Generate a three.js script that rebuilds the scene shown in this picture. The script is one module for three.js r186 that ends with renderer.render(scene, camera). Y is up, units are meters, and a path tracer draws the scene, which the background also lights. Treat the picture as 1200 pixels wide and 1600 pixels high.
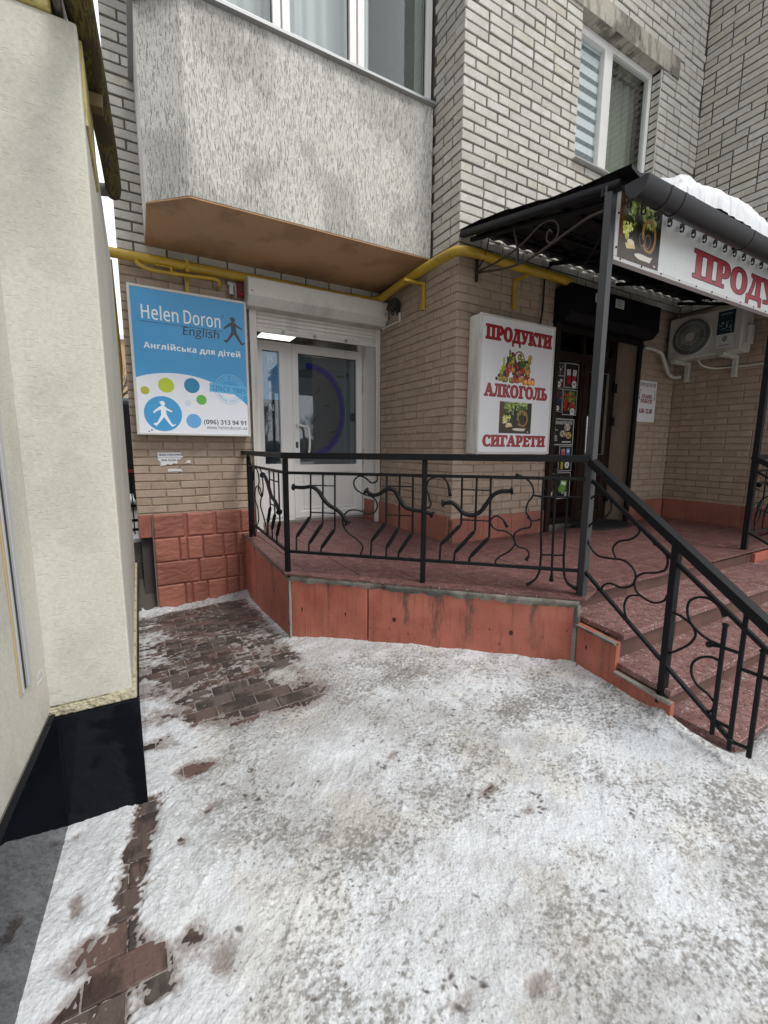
import * as THREE from 'three';
import { mergeGeometries } from 'three/addons/utils/BufferGeometryUtils.js';
import { RoundedBoxGeometry } from 'three/addons/geometries/RoundedBoxGeometry.js';
import { RectAreaLightUniformsLib } from 'three/addons/lights/RectAreaLightUniformsLib.js';

// ---------------------------------------------------------------- camera, sky, sun, exposure
const scene = new THREE.Scene();
const camera = new THREE.PerspectiveCamera(99.6, 768 / 1024, 0.03, 600);
camera.position.set(0, 1.4, 0);
const D2R = Math.PI / 180;
camera.rotation.set(-8.359 * D2R, -29.41 * D2R, 0.351 * D2R, 'YXZ');
camera.updateMatrixWorld(true); camera.updateProjectionMatrix();

const renderer = new THREE.WebGLRenderer({ antialias: true });
renderer.setSize(768, 1024);
renderer.toneMapping = THREE.LinearToneMapping;
renderer.toneMappingExposure = 1.38;
renderer.shadowMap.enabled = true;
RectAreaLightUniformsLib.init();

// seeded random numbers and tileable value noise
let seedN = 1234567;
const rnd = () => { seedN = (seedN + 0x6d2b79f5) | 0; let t = Math.imul(seedN ^ (seedN >>> 15), 1 | seedN); t = (t + Math.imul(t ^ (t >>> 7), 61 | t)) ^ t; return ((t ^ (t >>> 14)) >>> 0) / 4294967296; };
const rr = (a, b) => a + (b - a) * rnd();
const LAT = new Float32Array(256 * 256); for (let i = 0; i < LAT.length; i++) LAT[i] = rnd();
function vn(x, y) {
  const xi = Math.floor(x), yi = Math.floor(y); let fx = x - xi, fy = y - yi;
  fx = fx * fx * (3 - 2 * fx); fy = fy * fy * (3 - 2 * fy);
  const x0 = xi & 255, x1 = (xi + 1) & 255, y0 = (yi & 255) << 8, y1 = ((yi + 1) & 255) << 8;
  const a = LAT[y0 + x0], b = LAT[y0 + x1], c = LAT[y1 + x0], d = LAT[y1 + x1];
  return a + (b - a) * fx + (c - a + (a - b - c + d) * fx) * fy;
}
function fbm(x, y, o = 4, g = 0.5) { let s = 0, a = 1, n = 0; for (let i = 0; i < o; i++) { s += a * vn(x, y); n += a; x = x * 2.03 + 17.3; y = y * 2.03 + 9.1; a *= g; } return s / n; }
const clamp = (v, a = 0, b = 1) => Math.min(b, Math.max(a, v));
const sstep = (a, b, v) => { const t = clamp((v - a) / (b - a)); return t * t * (3 - 2 * t); };
const lerp = (a, b, t) => a + (b - a) * t;

// overcast sky: the standard overcast luminance with soft cloud variation all round
{
  const W = 512, H = 256, data = new Float32Array(W * H * 4);
  for (let j = 0; j < H; j++) {
    const el = ((j + 0.5) / H - 0.5) * Math.PI, s = Math.sin(el);
    for (let i = 0; i < W; i++) {
      const az = (i + 0.5) / W * Math.PI * 2, c = Math.cos(el);
      const cx = Math.cos(az) * c, cz = Math.sin(az) * c, pl = 1 / (0.25 + Math.max(s, 0));
      const cloud = 0.86 + 0.28 * fbm(40 + cx * pl * 1.6, 60 + cz * pl * 1.6, 4);
      let L = s > 0 ? 1.12 * (0.85 + 0.15 * (1 + 2 * s) / 3 * 1.35) * cloud : 0.5;
      const k = (j * W + i) * 4;
      data[k] = L * 0.965; data[k + 1] = L * 0.99; data[k + 2] = L * 1.03; data[k + 3] = 1;
    }
  }
  const t = new THREE.DataTexture(data, W, H, THREE.RGBAFormat, THREE.FloatType);
  t.mapping = THREE.EquirectangularReflectionMapping; t.magFilter = THREE.LinearFilter; t.minFilter = THREE.LinearFilter; t.needsUpdate = true;
  scene.background = t; scene.environment = t;
}
const sun = new THREE.DirectionalLight(0xfffaf2, 1.4);
sun.position.set(8, 22, 12); sun.target.position.set(2, 0.5, -2);
sun.castShadow = true; sun.shadow.radius = 32; sun.shadow.mapSize.set(2048, 2048);
Object.assign(sun.shadow.camera, { left: -14, right: 14, top: 14, bottom: -14, near: 1, far: 60 });
scene.add(sun, sun.target);

// ---------------------------------------------------------------- helpers
const used = {};
function numbered(n) { const k = used[n] = (used[n] ?? -1) + 1; return k ? n + '_' + String(k).padStart(3, '0') : n; }
function shadow(o) { o.castShadow = o.receiveShadow = true; return o; }
function thing(name, label, category, pos = [0, 0, 0], group) {
  const g = new THREE.Group(); g.name = numbered(name); g.position.set(...pos);
  g.userData = { label, category }; if (group) g.userData.group = group; scene.add(g); return g;
}
function tmesh(name, geo, mat, label, category, group) {
  const m = shadow(new THREE.Mesh(geo, mat)); m.name = numbered(name); m.userData = { label, category }; if (group) m.userData.group = group; scene.add(m); return m;
}
function struct(name, geo, mat, kind = 'structure') { const m = shadow(new THREE.Mesh(geo, mat)); m.name = numbered(name); m.userData = { kind }; scene.add(m); return m; }
function part(name, geo, mat, parent, label) { const m = shadow(new THREE.Mesh(geo, mat)); m.name = name; if (label) m.userData.label = label; parent.add(m); return m; }
function grp(name, parent, label) { const g = new THREE.Group(); g.name = name; if (label) g.userData.label = label; parent.add(g); return g; }
const V = (x, y, z) => new THREE.Vector3(x, y, z);
function at(m, x, y, z, ry = 0) { m.position.set(x, y, z); m.rotation.y = ry; return m; }
// box by extents, lightly bevelled when it is thick enough
function bx(x0, x1, y0, y1, z0, z1, r = 0.003) {
  const w = x1 - x0, h = y1 - y0, d = z1 - z0, m = Math.min(w, h, d);
  const g = r > 0 && m > r * 2.5 ? new RoundedBoxGeometry(w, h, d, 1, r) : new THREE.BoxGeometry(w, h, d);
  return g.translate((x0 + x1) / 2, (y0 + y1) / 2, (z0 + z1) / 2);
}
function merge(list) { return mergeGeometries(list.map((g) => { const q = g.index ? g.toNonIndexed() : g.clone(); for (const n of Object.keys(q.attributes)) if (!['position', 'normal', 'uv'].includes(n)) q.deleteAttribute(n); return q; })); }
// uv in metres from the face direction (box projection in object space)
function boxUV(g, s = 1, ox = 0, oy = 0) {
  if (g.index) g = g.toNonIndexed();
  g.computeVertexNormals();
  const p = g.attributes.position, n = p.count, uv = new Float32Array(n * 2), a = V(), b = V(), c = V(), e = V(), f = V();
  for (let i = 0; i < n; i += 3) {
    a.fromBufferAttribute(p, i); b.fromBufferAttribute(p, i + 1); c.fromBufferAttribute(p, i + 2);
    e.subVectors(b, a); f.subVectors(c, a); e.cross(f);
    const x = Math.abs(e.x), y = Math.abs(e.y), z = Math.abs(e.z);
    [a, b, c].forEach((v, k) => { const u = y >= x && y >= z ? [v.x, v.z] : x > z ? [v.z, v.y] : [v.x, v.y]; uv[(i + k) * 2] = u[0] / s + ox; uv[(i + k) * 2 + 1] = u[1] / s + oy; });
  }
  g.setAttribute('uv', new THREE.BufferAttribute(uv, 2)); return g;
}
// polygon prism: pts in (x,z), between two heights
function prism(pts, y0, y1, bevel = 0) {
  const s = new THREE.Shape(pts.map(([x, z]) => new THREE.Vector2(x, -z)));
  const g = new THREE.ExtrudeGeometry(s, { depth: y1 - y0 - 2 * bevel, bevelEnabled: bevel > 0, bevelThickness: bevel, bevelSize: bevel, bevelOffset: -bevel, bevelSegments: 1, steps: 1 });
  g.rotateX(-Math.PI / 2); g.translate(0, y0 + bevel, 0); return g;
}
// sweep a round section of changing radius along points
function sweep(pts, rad, sides = 8, smooth = 0) {
  let P = pts.map((p) => p.isVector3 ? p : V(...p)), R = typeof rad === 'number' ? P.map(() => rad) : rad.slice();
  if (smooth) {
    const c = new THREE.CatmullRomCurve3(P, false, 'centripetal'), n = (P.length - 1) * smooth, Q = [], S = [];
    for (let i = 0; i <= n; i++) { const t = i / n; Q.push(c.getPoint(t)); const f = t * (P.length - 1), k = Math.min(P.length - 2, Math.floor(f)); S.push(lerp(R[k], R[k + 1], f - k)); }
    P = Q; R = S;
  }
  const pos = [], idx = [], uv = []; let nrm = null; const T = V(), B = V(), t0 = V(), t1 = V(); let len = 0;
  for (let i = 0; i < P.length; i++) {
    if (i) t0.subVectors(P[i], P[i - 1]).normalize(); if (i < P.length - 1) t1.subVectors(P[i + 1], P[i]).normalize();
    if (!i) t0.copy(t1); if (i === P.length - 1) t1.copy(t0);
    T.addVectors(t0, t1).normalize(); if (i) len += P[i].distanceTo(P[i - 1]);
    if (!nrm) nrm = Math.abs(T.y) < 0.9 ? V(0, 1, 0) : V(1, 0, 0);
    nrm = nrm.clone().addScaledVector(T, -nrm.dot(T)).normalize(); B.crossVectors(T, nrm);
    const k = 1 / Math.max(0.5, T.dot(t1));
    for (let j = 0; j < sides; j++) { const a = (j + 0.5) / sides * Math.PI * 2, ca = Math.cos(a) * R[i] * k, sa = Math.sin(a) * R[i] * k; pos.push(P[i].x + nrm.x * ca + B.x * sa, P[i].y + nrm.y * ca + B.y * sa, P[i].z + nrm.z * ca + B.z * sa); uv.push(j / sides, len); }
  }
  for (let i = 0; i < P.length - 1; i++) for (let j = 0; j < sides; j++) { const a = i * sides + j, b = i * sides + (j + 1) % sides; idx.push(a, b, a + sides, b, b + sides, a + sides); }
  for (const [o, f] of [[0, 1], [(P.length - 1) * sides, 0]]) for (let j = 1; j < sides - 1; j++) f ? idx.push(o, o + j + 1, o + j) : idx.push(o, o + j, o + j + 1);
  const g = new THREE.BufferGeometry(); g.setAttribute('position', new THREE.Float32BufferAttribute(pos, 3)); g.setAttribute('uv', new THREE.Float32BufferAttribute(uv, 2)); g.setIndex(idx);
  // outward winding
  g.computeVertexNormals(); const n0 = V().fromBufferAttribute(g.attributes.normal, 0).dot(V().fromBufferAttribute(g.attributes.position, 0).sub(P[0]));
  if (n0 < 0) { for (let i = 0; i < idx.length; i += 3) { const t = idx[i]; idx[i] = idx[i + 1]; idx[i + 1] = t; } g.setIndex(idx); g.computeVertexNormals(); }
  return g;
}
// ---------------------------------------------------------------- textures and materials
function dataTex(W, H, fn, srgb = true, rep = [1, 1]) {
  const d = new Uint8Array(W * H * 4);
  for (let j = 0, k = 0; j < H; j++) for (let i = 0; i < W; i++, k += 4) { const c = fn(i / W, j / H, i, j); if (typeof c === 'number') { d[k] = d[k + 1] = d[k + 2] = clamp(c) * 255; } else { d[k] = clamp(c[0]) * 255; d[k + 1] = clamp(c[1]) * 255; d[k + 2] = clamp(c[2]) * 255; } d[k + 3] = 255; }
  const t = new THREE.DataTexture(d, W, H, THREE.RGBAFormat); t.wrapS = t.wrapT = THREE.RepeatWrapping; t.magFilter = THREE.LinearFilter; t.minFilter = THREE.LinearMipmapLinearFilter; t.generateMipmaps = true;
  if (srgb) t.colorSpace = THREE.SRGBColorSpace; t.repeat.set(...rep); t.needsUpdate = true; return t;
}
function canvasTex(W, H, draw, srgb = true) {
  const c = document.createElement('canvas'); c.width = W; c.height = H; const x = c.getContext('2d'); draw(x, W, H);
  const t = new THREE.CanvasTexture(c); if (srgb) t.colorSpace = THREE.SRGBColorSpace; t.wrapS = t.wrapT = THREE.RepeatWrapping; t.anisotropy = 8; return t;
}
const lin = (r, g, b) => new THREE.Color().setRGB(r, g, b);
function M(c, rough = 0.8, o = {}) { return new THREE.MeshStandardMaterial({ color: Array.isArray(c) ? lin(...c) : c, roughness: rough, ...o }); }
function MD(c, rough, spec = 0.4, o = {}) { return new THREE.MeshPhysicalMaterial({ color: lin(...c), roughness: rough, specularIntensity: spec, ...o }); }
// tileable noise for maps that repeat (p = cells per tile)
function vnP(x, y, p, q) {
  const xi = Math.floor(x), yi = Math.floor(y); let fx = x - xi, fy = y - yi; fx = fx * fx * (3 - 2 * fx); fy = fy * fy * (3 - 2 * fy);
  const m = (a, n) => ((a % n) + n) % n, x0 = m(xi, p) & 255, x1 = m(xi + 1, p) & 255, y0 = (m(yi, q) & 255) << 8, y1 = (m(yi + 1, q) & 255) << 8;
  const a = LAT[y0 + x0], b = LAT[y0 + x1], c = LAT[y1 + x0], d = LAT[y1 + x1]; return a + (b - a) * fx + (c - a + (a - b - c + d) * fx) * fy;
}
function tf(u, v, p, q, o = 4, g = 0.55) { let s = 0, a = 1, n = 0; for (let i = 0; i < o; i++) { s += a * vnP(u * p + 0.37 * i, v * q + 0.71 * i, p, q); n += a; p *= 2; q *= 2; a *= g; } return s / n; }
const fineBump = dataTex(512, 512, (u, v) => 0.5 + 0.9 * (tf(u, v, 40, 40, 3) - 0.5) - (tf(u + 0.3, v, 70, 70, 1) > 0.88 ? 0.25 : 0), false);
const soilMap = dataTex(512, 512, (u, v) => { const a = tf(u, v, 4, 4, 5), c = tf(u, v + .2, 70, 70, 2); const t = 1 - 0.10 * sstep(0.45, 0.75, a) - 0.07 * (c - 0.4); return [t, t * 0.992, t * 0.98]; });
const brickMap = dataTex(512, 512, (u, v) => { const a = tf(u, v, 6, 6, 5), b = tf(u, v + 0.4, 90, 90, 2); let t = 0.88 + 0.16 * (a - 0.4) + 0.10 * (b - 0.5); if (tf(u + 0.2, v, 60, 60, 1) > 0.94) t *= 0.78; return [t, t * (0.985 + 0.02 * a), t * (0.955 + 0.06 * a)]; });
const grimeMap = dataTex(512, 512, (u, v) => { const a = tf(u, v, 5, 5, 5), b = tf(u, v, 30, 6, 4), c = tf(u, v + .2, 80, 80, 2); const t = 1 - 0.3 * sstep(0.5, 0.72, a) - 0.2 * sstep(0.52, 0.75, b) - 0.1 * (c - 0.4); return [t, t * 0.985, t * 0.955]; });

// ---------------------------------------------------------------- key measures (metres)
const PY = 0.52;                 // porch floor
const ZD = -4.605, ZS = -3.18;   // recessed wall with the blue sign; shop wall
const XP = 2.515, XW = 6.05;     // side of the brick pier; wall of the right wing
const YB = 3.08;                 // painted brick below, bare white brick above

// ground heights: the paving falls to the passage at the back and rises a little to the steps
function gh(x, z) {
  if (z < -4.72) return 0.3;
  return 0.042 * clamp(x, 0, 2.6) - 0.175 * sstep(-2.5, -4.6, z) + 0.006 * (fbm(x * 1.3 + 5, z * 1.3 + 40, 2) - 0.5);
}

// ---------------------------------------------------------------- apartment building
const building = thing('apartment_building', 'white brick apartment block with lower walls painted beige and rough plaster balcony', 'building');
const whiteBricks = [[0.73, 0.715, 0.675], [0.75, 0.735, 0.695], [0.70, 0.685, 0.645], [0.735, 0.715, 0.665], [0.73, 0.72, 0.69], [0.71, 0.68, 0.61], [0.65, 0.635, 0.60]].map((c) => M(c, 0.9, { map: brickMap, bumpMap: fineBump, bumpScale: 0.0015 }));
const tanBricks = [[0.49, 0.385, 0.31], [0.505, 0.40, 0.325], [0.475, 0.375, 0.30], [0.495, 0.385, 0.305]].map((c) => M(c, 0.72, { map: brickMap, bumpMap: fineBump, bumpScale: 0.0016 }));
const mortarGrey = M([0.17, 0.16, 0.14], 0.95, { map: brickMap, bumpMap: fineBump, bumpScale: 0.004 });
const mortarTan = M([0.40, 0.31, 0.24], 0.85, { map: brickMap, bumpMap: fineBump, bumpScale: 0.004 });
const BL = 0.246, BH = 0.066;
function brickGeo(seed, H = BH) {
  const j = (a) => rr(-a, a), w = BL / 2, h = H / 2, c = 0.004, d = 0.011;
  const f = [], b = [];
  for (const [sx, sy] of [[-1, -1], [1, -1], [1, 1], [-1, 1]]) { const jx = j(0.0016), jy = j(0.0016); f.push([sx * (w - c) + jx, sy * (h - c) + jy, j(0.0008)]); b.push([sx * w + jx, sy * h + jy, -c], [sx * w + jx, sy * h + jy, -d - 0.004]); }
  const P = [], U = [], ox = rnd(), oy = rnd();
  const quad = (a, q, r, s) => { for (const v of [a, q, r, a, r, s]) { P.push(...v); U.push(v[0] * 1.6 + ox + v[2], v[1] * 1.6 + oy + v[2]); } };
  quad(f[0], f[1], f[2], f[3]);
  for (let k = 0; k < 4; k++) { const n = (k + 1) % 4; quad(b[k * 2], b[n * 2], f[n], f[k]); quad(b[k * 2 + 1], b[n * 2 + 1], b[n * 2], b[k * 2]); }
  const g = new THREE.BufferGeometry(); g.setAttribute('position', new THREE.Float32BufferAttribute(P, 3)); g.setAttribute('uv', new THREE.Float32BufferAttribute(U, 2)); g.computeVertexNormals(); return g;
}
const brickGeos = []; for (let i = 0; i < 10; i++) brickGeos.push(brickGeo(i));
const frustumM = new THREE.Matrix4().multiplyMatrices(camera.projectionMatrix, camera.matrixWorldInverse);
function inView(p, m = 1.06) { const q = p.clone().applyMatrix4(frustumM); return q.z < 1 && Math.abs(q.x) < m && Math.abs(q.y) < m && p.clone().applyMatrix4(camera.matrixWorldInverse).z < 0; }
// A wall face: a mortar slab with openings, and bricks laid on it one by one.
function brickWall(name, label, o) {
  const { x, z, ry, u0, u1, y0, y1, top = y1, holes = [], course, mats, mortar, thick = 0.24, shift = 0, header = 0.05, skip, joint = 0.0105 } = o;
  const [q0, q1] = o.slab || [u0, u1]; const s = new THREE.Shape([[q0, y0], [q1, y0], [q1, top], [q0, top]].map((p) => new THREE.Vector2(...p)));
  for (const [a, b, c, d] of holes) if (c <= y0) { // opening from the foot up: notch it out of the outline
    s.curves = []; s.currentPoint.set(0, 0); s.setFromPoints([[q0, y0], [a, y0], [a, d], [b, d], [b, y0], [q1, y0], [q1, top], [q0, top]].map((p) => new THREE.Vector2(...p)));
  } else s.holes.push(new THREE.Path([[a, c], [a, d], [b, d], [b, c]].map((p) => new THREE.Vector2(...p))));
  const slab = new THREE.ExtrudeGeometry(s, { depth: thick, bevelEnabled: false }); slab.translate(0, 0, -thick - 0.0105);
  const w = part(name, slab, mortar, building, label); at(w, x, 0, z, ry); w.updateMatrixWorld(true);
  const list = []; let row = 0;
  for (let y = y0 + course / 2; y + BH / 2 < y1 + 0.02; y += course, row++) {
    let u = u0 + (row % 2 ? 0 : -0.128) + shift;
    while (u < u1) {
      const short = rnd() < header; const L = short ? 0.118 : BL; let a = Math.max(u, u0), b = Math.min(u + L, u1); u += L + joint;
      if (b - a < 0.02) continue;
      let segs = [[a, b]];
      for (const [ha, hb, hc, hd] of holes) if (y > hc - 0.012 && y < hd + 0.012) segs = segs.flatMap(([p, q]) => q <= ha || p >= hb ? [[p, q]] : [[p, Math.min(q, ha)], [Math.max(p, hb), q]].filter(([m, n]) => n - m > 0.02));
      for (const [p, q] of segs) { const c = (p + q) / 2; if (skip && skip(c, y)) continue; list.push({ c, y: y + rr(-0.003, 0.003), L: q - p, g: brickGeos[Math.floor(rnd() * 10)], m: mats[Math.floor(Math.pow(rnd(), 1.2) * mats.length)], d: rr(-0.005, 0.0015), t: rr(-0.007, 0.007) }); }
    }
  }
  for (const b of list) { const p = V(b.c, b.y, 0).applyMatrix4(w.matrixWorld); b.v = inView(p) ? 1 / p.distanceTo(camera.position) : 0; }
  list.sort((p, q) => q.v - p.v);
  const rest = [];
  list.forEach((b, i) => {
    const m = new THREE.Mesh(b.g, b.m); m.position.set(b.c, b.y, b.d); m.scale.set(b.L / BL, (course - joint) / BH, 1); m.rotation.z = b.t;
    if (i < 300 && b.v > 0) { m.name = 'brick'; shadow(m); w.add(m); } else { m.updateMatrix(); rest.push(b.g.clone().applyMatrix4(m.matrix)); }
  });
  if (rest.length) { const r = part('brick_courses', mergeGeometries(rest), mats[0], w); r.userData.kind = 'stuff'; }
  return w;
}
const RX = -Math.PI / 2;   // faces -X, u runs along +Z
brickWall('painted_brick_wall', 'beige painted brick wall behind blue sign', { x: 0, z: ZD, ry: 0, u0: -0.045, u1: XP, y0: 0.55, y1: YB, holes: [[1.055, 2.508, -1, 2.84]], course: 0.0752, mats: tanBricks, mortar: mortarTan, header: 0.03, skip: (u, y) => y < 0.72 });
brickWall('white_brick_wall', 'bare white brick wall beside balcony', { x: 0, z: ZD, ry: 0, u0: -0.045, u1: XP, y0: YB + 0.004, y1: 6.1, top: 13, course: 0.079, joint: 0.0145, mats: whiteBricks, mortar: mortarGrey, header: 0.05, skip: (u, y) => u > 0.35 && y > 3.2 });
brickWall('painted_brick_wall', 'beige painted side of brick pier', { x: XP, z: 0, ry: RX, u0: -4.98, u1: ZS, slab: [-4.98, ZS - 0.012], y0: 0.5, y1: YB, course: 0.0752, mats: tanBricks, mortar: mortarTan, shift: 0.03, header: 0.04, skip: (u, y) => y < 0.74 });
brickWall('white_brick_wall', 'white brick side of pier above gas pipe', { x: XP, z: 0, ry: RX, u0: -3.60, u1: ZS, slab: [-4.6, ZS - 0.012], y0: YB + 0.004, y1: 6.1, top: 13, course: 0.079, joint: 0.0145, mats: whiteBricks, mortar: mortarGrey, shift: 0.03, header: 0.05 });
brickWall('painted_brick_wall', 'beige painted shop front wall', { x: 0, z: ZS, ry: 0, u0: XP, u1: XW, slab: [XP + 0.012, XW], y0: 0.5, y1: YB, holes: [[3.83, 5.25, -1, 2.8]], course: 0.0752, mats: tanBricks, mortar: mortarTan, header: 0.04, skip: (u, y) => y < 0.74 });
brickWall('white_brick_wall', 'white brick front wall with upstairs window', { x: 0, z: ZS, ry: 0, u0: XP, u1: XW, slab: [XP + 0.012, XW], y0: YB + 0.004, y1: 6.9, top: 13, joint: 0.0145, holes: [[3.905, 5.217, 4.205, 5.51]], course: 0.079, mats: whiteBricks, mortar: mortarGrey, header: 0.08, thick: 0.3 });
brickWall('painted_brick_wall', 'beige painted wing wall beneath air conditioner', { x: XW, z: 0, ry: RX, u0: ZS, u1: -0.3, slab: [ZS - 0.3, -0.3], y0: 0.5, y1: YB, course: 0.0752, mats: tanBricks, mortar: mortarTan, header: 0.05, skip: (u, y) => y < 0.74 });
brickWall('white_brick_wall', 'white brick wing wall above canopy roof', { x: XW, z: 0, ry: RX, u0: ZS, u1: -0.3, slab: [ZS - 0.3, -0.3], joint: 0.0145, y0: YB + 0.004, y1: 7.2, top: 13, course: 0.079, mats: whiteBricks, mortar: mortarGrey, header: 0.1 });
// hidden shell of the block: floors, back walls (keeps the rooms dark)
const innerWall = M([0.42, 0.40, 0.37], 0.9);
part('room_shell', merge([bx(1.0, 2.62, 0.3, 0.51, -8, -4.86, 0), bx(1.0, 2.5, 3.1, 3.14, -8, -4.86, 0), bx(0.9, 1.0, 0.3, 3.14, -8, -4.86, 0), bx(0.9, 2.7, 0.3, 3.14, -8.1, -8, 0), bx(2.52, 2.62, 0.3, 3.14, -8, -5, 0)]), innerWall, building);
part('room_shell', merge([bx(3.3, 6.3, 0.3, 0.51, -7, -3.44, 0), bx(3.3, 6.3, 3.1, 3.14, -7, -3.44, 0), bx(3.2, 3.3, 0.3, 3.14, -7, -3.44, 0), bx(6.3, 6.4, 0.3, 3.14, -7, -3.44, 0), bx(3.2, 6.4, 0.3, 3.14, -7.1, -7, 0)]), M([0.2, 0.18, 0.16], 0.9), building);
part('room_shell', merge([bx(3.4, 6.3, 3.2, 3.3, -7, -3.5, 0), bx(3.4, 6.3, 6.3, 6.4, -7, -3.5, 0), bx(3.3, 3.4, 3.2, 6.4, -7, -3.5, 0), bx(6.3, 6.4, 3.2, 6.4, -7, -3.5, 0), bx(3.3, 6.4, 3.2, 6.4, -7.1, -7, 0)]), innerWall, building);
part('rear_mass', merge([bx(-0.04, 2.5, -0.3, 13, -9.2, -9, 0), bx(-0.045, 0.12, 0.56, 13, -9, ZD - 0.26, 0), bx(2.3, 9, -0.3, 13, -9.4, -9.2, 0), bx(-0.04, 9, 13, 13.2, -9.2, ZS, 0), bx(2.53, 2.7, 3.16, 13, -9, -4.62, 0)]), mortarGrey, building);

// upstairs window
const pvc = M([0.78, 0.78, 0.77], 0.35), rubber = M([0.03, 0.03, 0.03], 0.6);
const glass = new THREE.MeshPhysicalMaterial({ color: lin(0.94, 0.955, 0.95), roughness: 0.02, transmission: 1, thickness: 0, ior: 1.52 });
const glassDark = new THREE.MeshPhysicalMaterial({ color: lin(0.92, 0.93, 0.94), roughness: 0.03, transmission: 1, thickness: 0, ior: 1.52 });
function frameRect(x0, x1, y0, y1, z0, z1, t, b = 0.004) { // mitred frame ring as one solid
  const s = new THREE.Shape([[x0, y0], [x1, y0], [x1, y1], [x0, y1]].map((p) => new THREE.Vector2(...p)));
  s.holes.push(new THREE.Path([[x0 + t, y0 + t], [x0 + t, y1 - t], [x1 - t, y1 - t], [x1 - t, y0 + t]].map((p) => new THREE.Vector2(...p))));
  const g = new THREE.ExtrudeGeometry(s, { depth: z1 - z0 - 2 * b, bevelEnabled: true, bevelThickness: b, bevelSize: b, bevelOffset: -b, bevelSegments: 1 }); g.translate(0, 0, z0 + b); return g;
}
{
  const w = grp('window', building, 'white plastic window with striped blind upstairs');
  const z = ZS - 0.1, y0 = 4.215, y1 = 5.486, xa = 3.907, xb = 5.213, xm = 4.46;
  part('frame', frameRect(xa, xb, y0, y1, z - 0.06, z, 0.055), pvc, w);
  part('mullion', bx(xm - 0.05, xm + 0.05, y0 + 0.05, y1 - 0.05, z - 0.062, z + 0.004), pvc, w);
  part('sash', frameRect(xa + 0.05, xm - 0.04, y0 + 0.045, y1 - 0.045, z - 0.05, z + 0.014, 0.05), pvc, w);
  part('pane', bx(xa + 0.09, xm - 0.08, y0 + 0.09, y1 - 0.09, z - 0.03, z - 0.026, 0), glass, w);
  part('pane', bx(xm + 0.045, xb - 0.05, y0 + 0.05, y1 - 0.05, z - 0.03, z - 0.026, 0), glass, w);
  const bl = dataTex(8, 128, (u, v) => ((v * 10) % 1) < 0.42 ? [0.50, 0.53, 0.55] : [0.93, 0.95, 0.97]);
  const bg = new THREE.PlaneGeometry(xm - xa - 0.14, y1 - y0 - 0.1, 40, 1); bg.translate((xm + xa) / 2 + 0.005, (y0 + y1) / 2, z - 0.05);
  part('striped_blind', bg, M(0xffffff, 0.9, { map: bl, side: THREE.DoubleSide }), w);
  const c2 = new THREE.PlaneGeometry(0.7, 1.2, 60, 1), cp2 = c2.attributes.position; for (let i = 0; i < cp2.count; i++) cp2.setZ(i, 0.012 * Math.sin(cp2.getX(i) * 60)); c2.computeVertexNormals(); c2.translate(4.86, 4.86, z - 0.2); part('curtain', c2, M([0.30, 0.32, 0.27], 1, { side: THREE.DoubleSide }), w, 'grey green sheet added in place of the wing wall reflection');  // sheet added behind the pane, stands in for the reflected brick wing
  part('sill', bx(3.87, 5.26, 4.193, 4.209, z - 0.01, ZS + 0.05), M([0.45, 0.45, 0.44], 0.4, { metalness: 0.3 }), w);
  
  part('pot_plant', merge([0, 1, 2, 3, 4].map((k) => sweep([[4.66, 4.3, z - 0.13], [4.66 + 0.03 * (k - 2), 4.4, z - 0.13 + 0.01 * k], [4.66 + 0.075 * (k - 2), 4.46 + 0.02 * (k % 2), z - 0.12]], [0.01, 0.018, 0.002], 4, 3))), M([0.25, 0.4, 0.06], 0.7), w, 'green plant on sill');
  part('lintel', bx(3.72, 5.53, 5.487, 5.69, ZS - 0.30, ZS + 0.012, 0.004), M([0.46, 0.445, 0.41], 0.95, { map: grimeMap, bumpMap: fineBump, bumpScale: 0.005 }), building, 'rough concrete lintel over window').geometry = boxUV(bx(3.72, 5.53, 5.487, 5.69, ZS - 0.30, ZS + 0.012, 0.004));
  // brick reveals right side
  const rv = part('window_reveal', bx(5.217, 5.24, 4.2, 5.49, ZS - 0.25, ZS - 0.012, 0), mortarGrey, building);
  for (let y = 4.245; y < 5.47; y += 0.079) { const b = new THREE.Mesh(brickGeos[Math.floor(rnd() * 10)], whiteBricks[Math.floor(rnd() * 5)]); b.name = 'brick'; b.rotation.y = -Math.PI / 2; b.position.set(5.214, y, ZS - 0.05); b.scale.set(0.4, 1, 1); rv.add(shadow(b)); }
}

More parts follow.
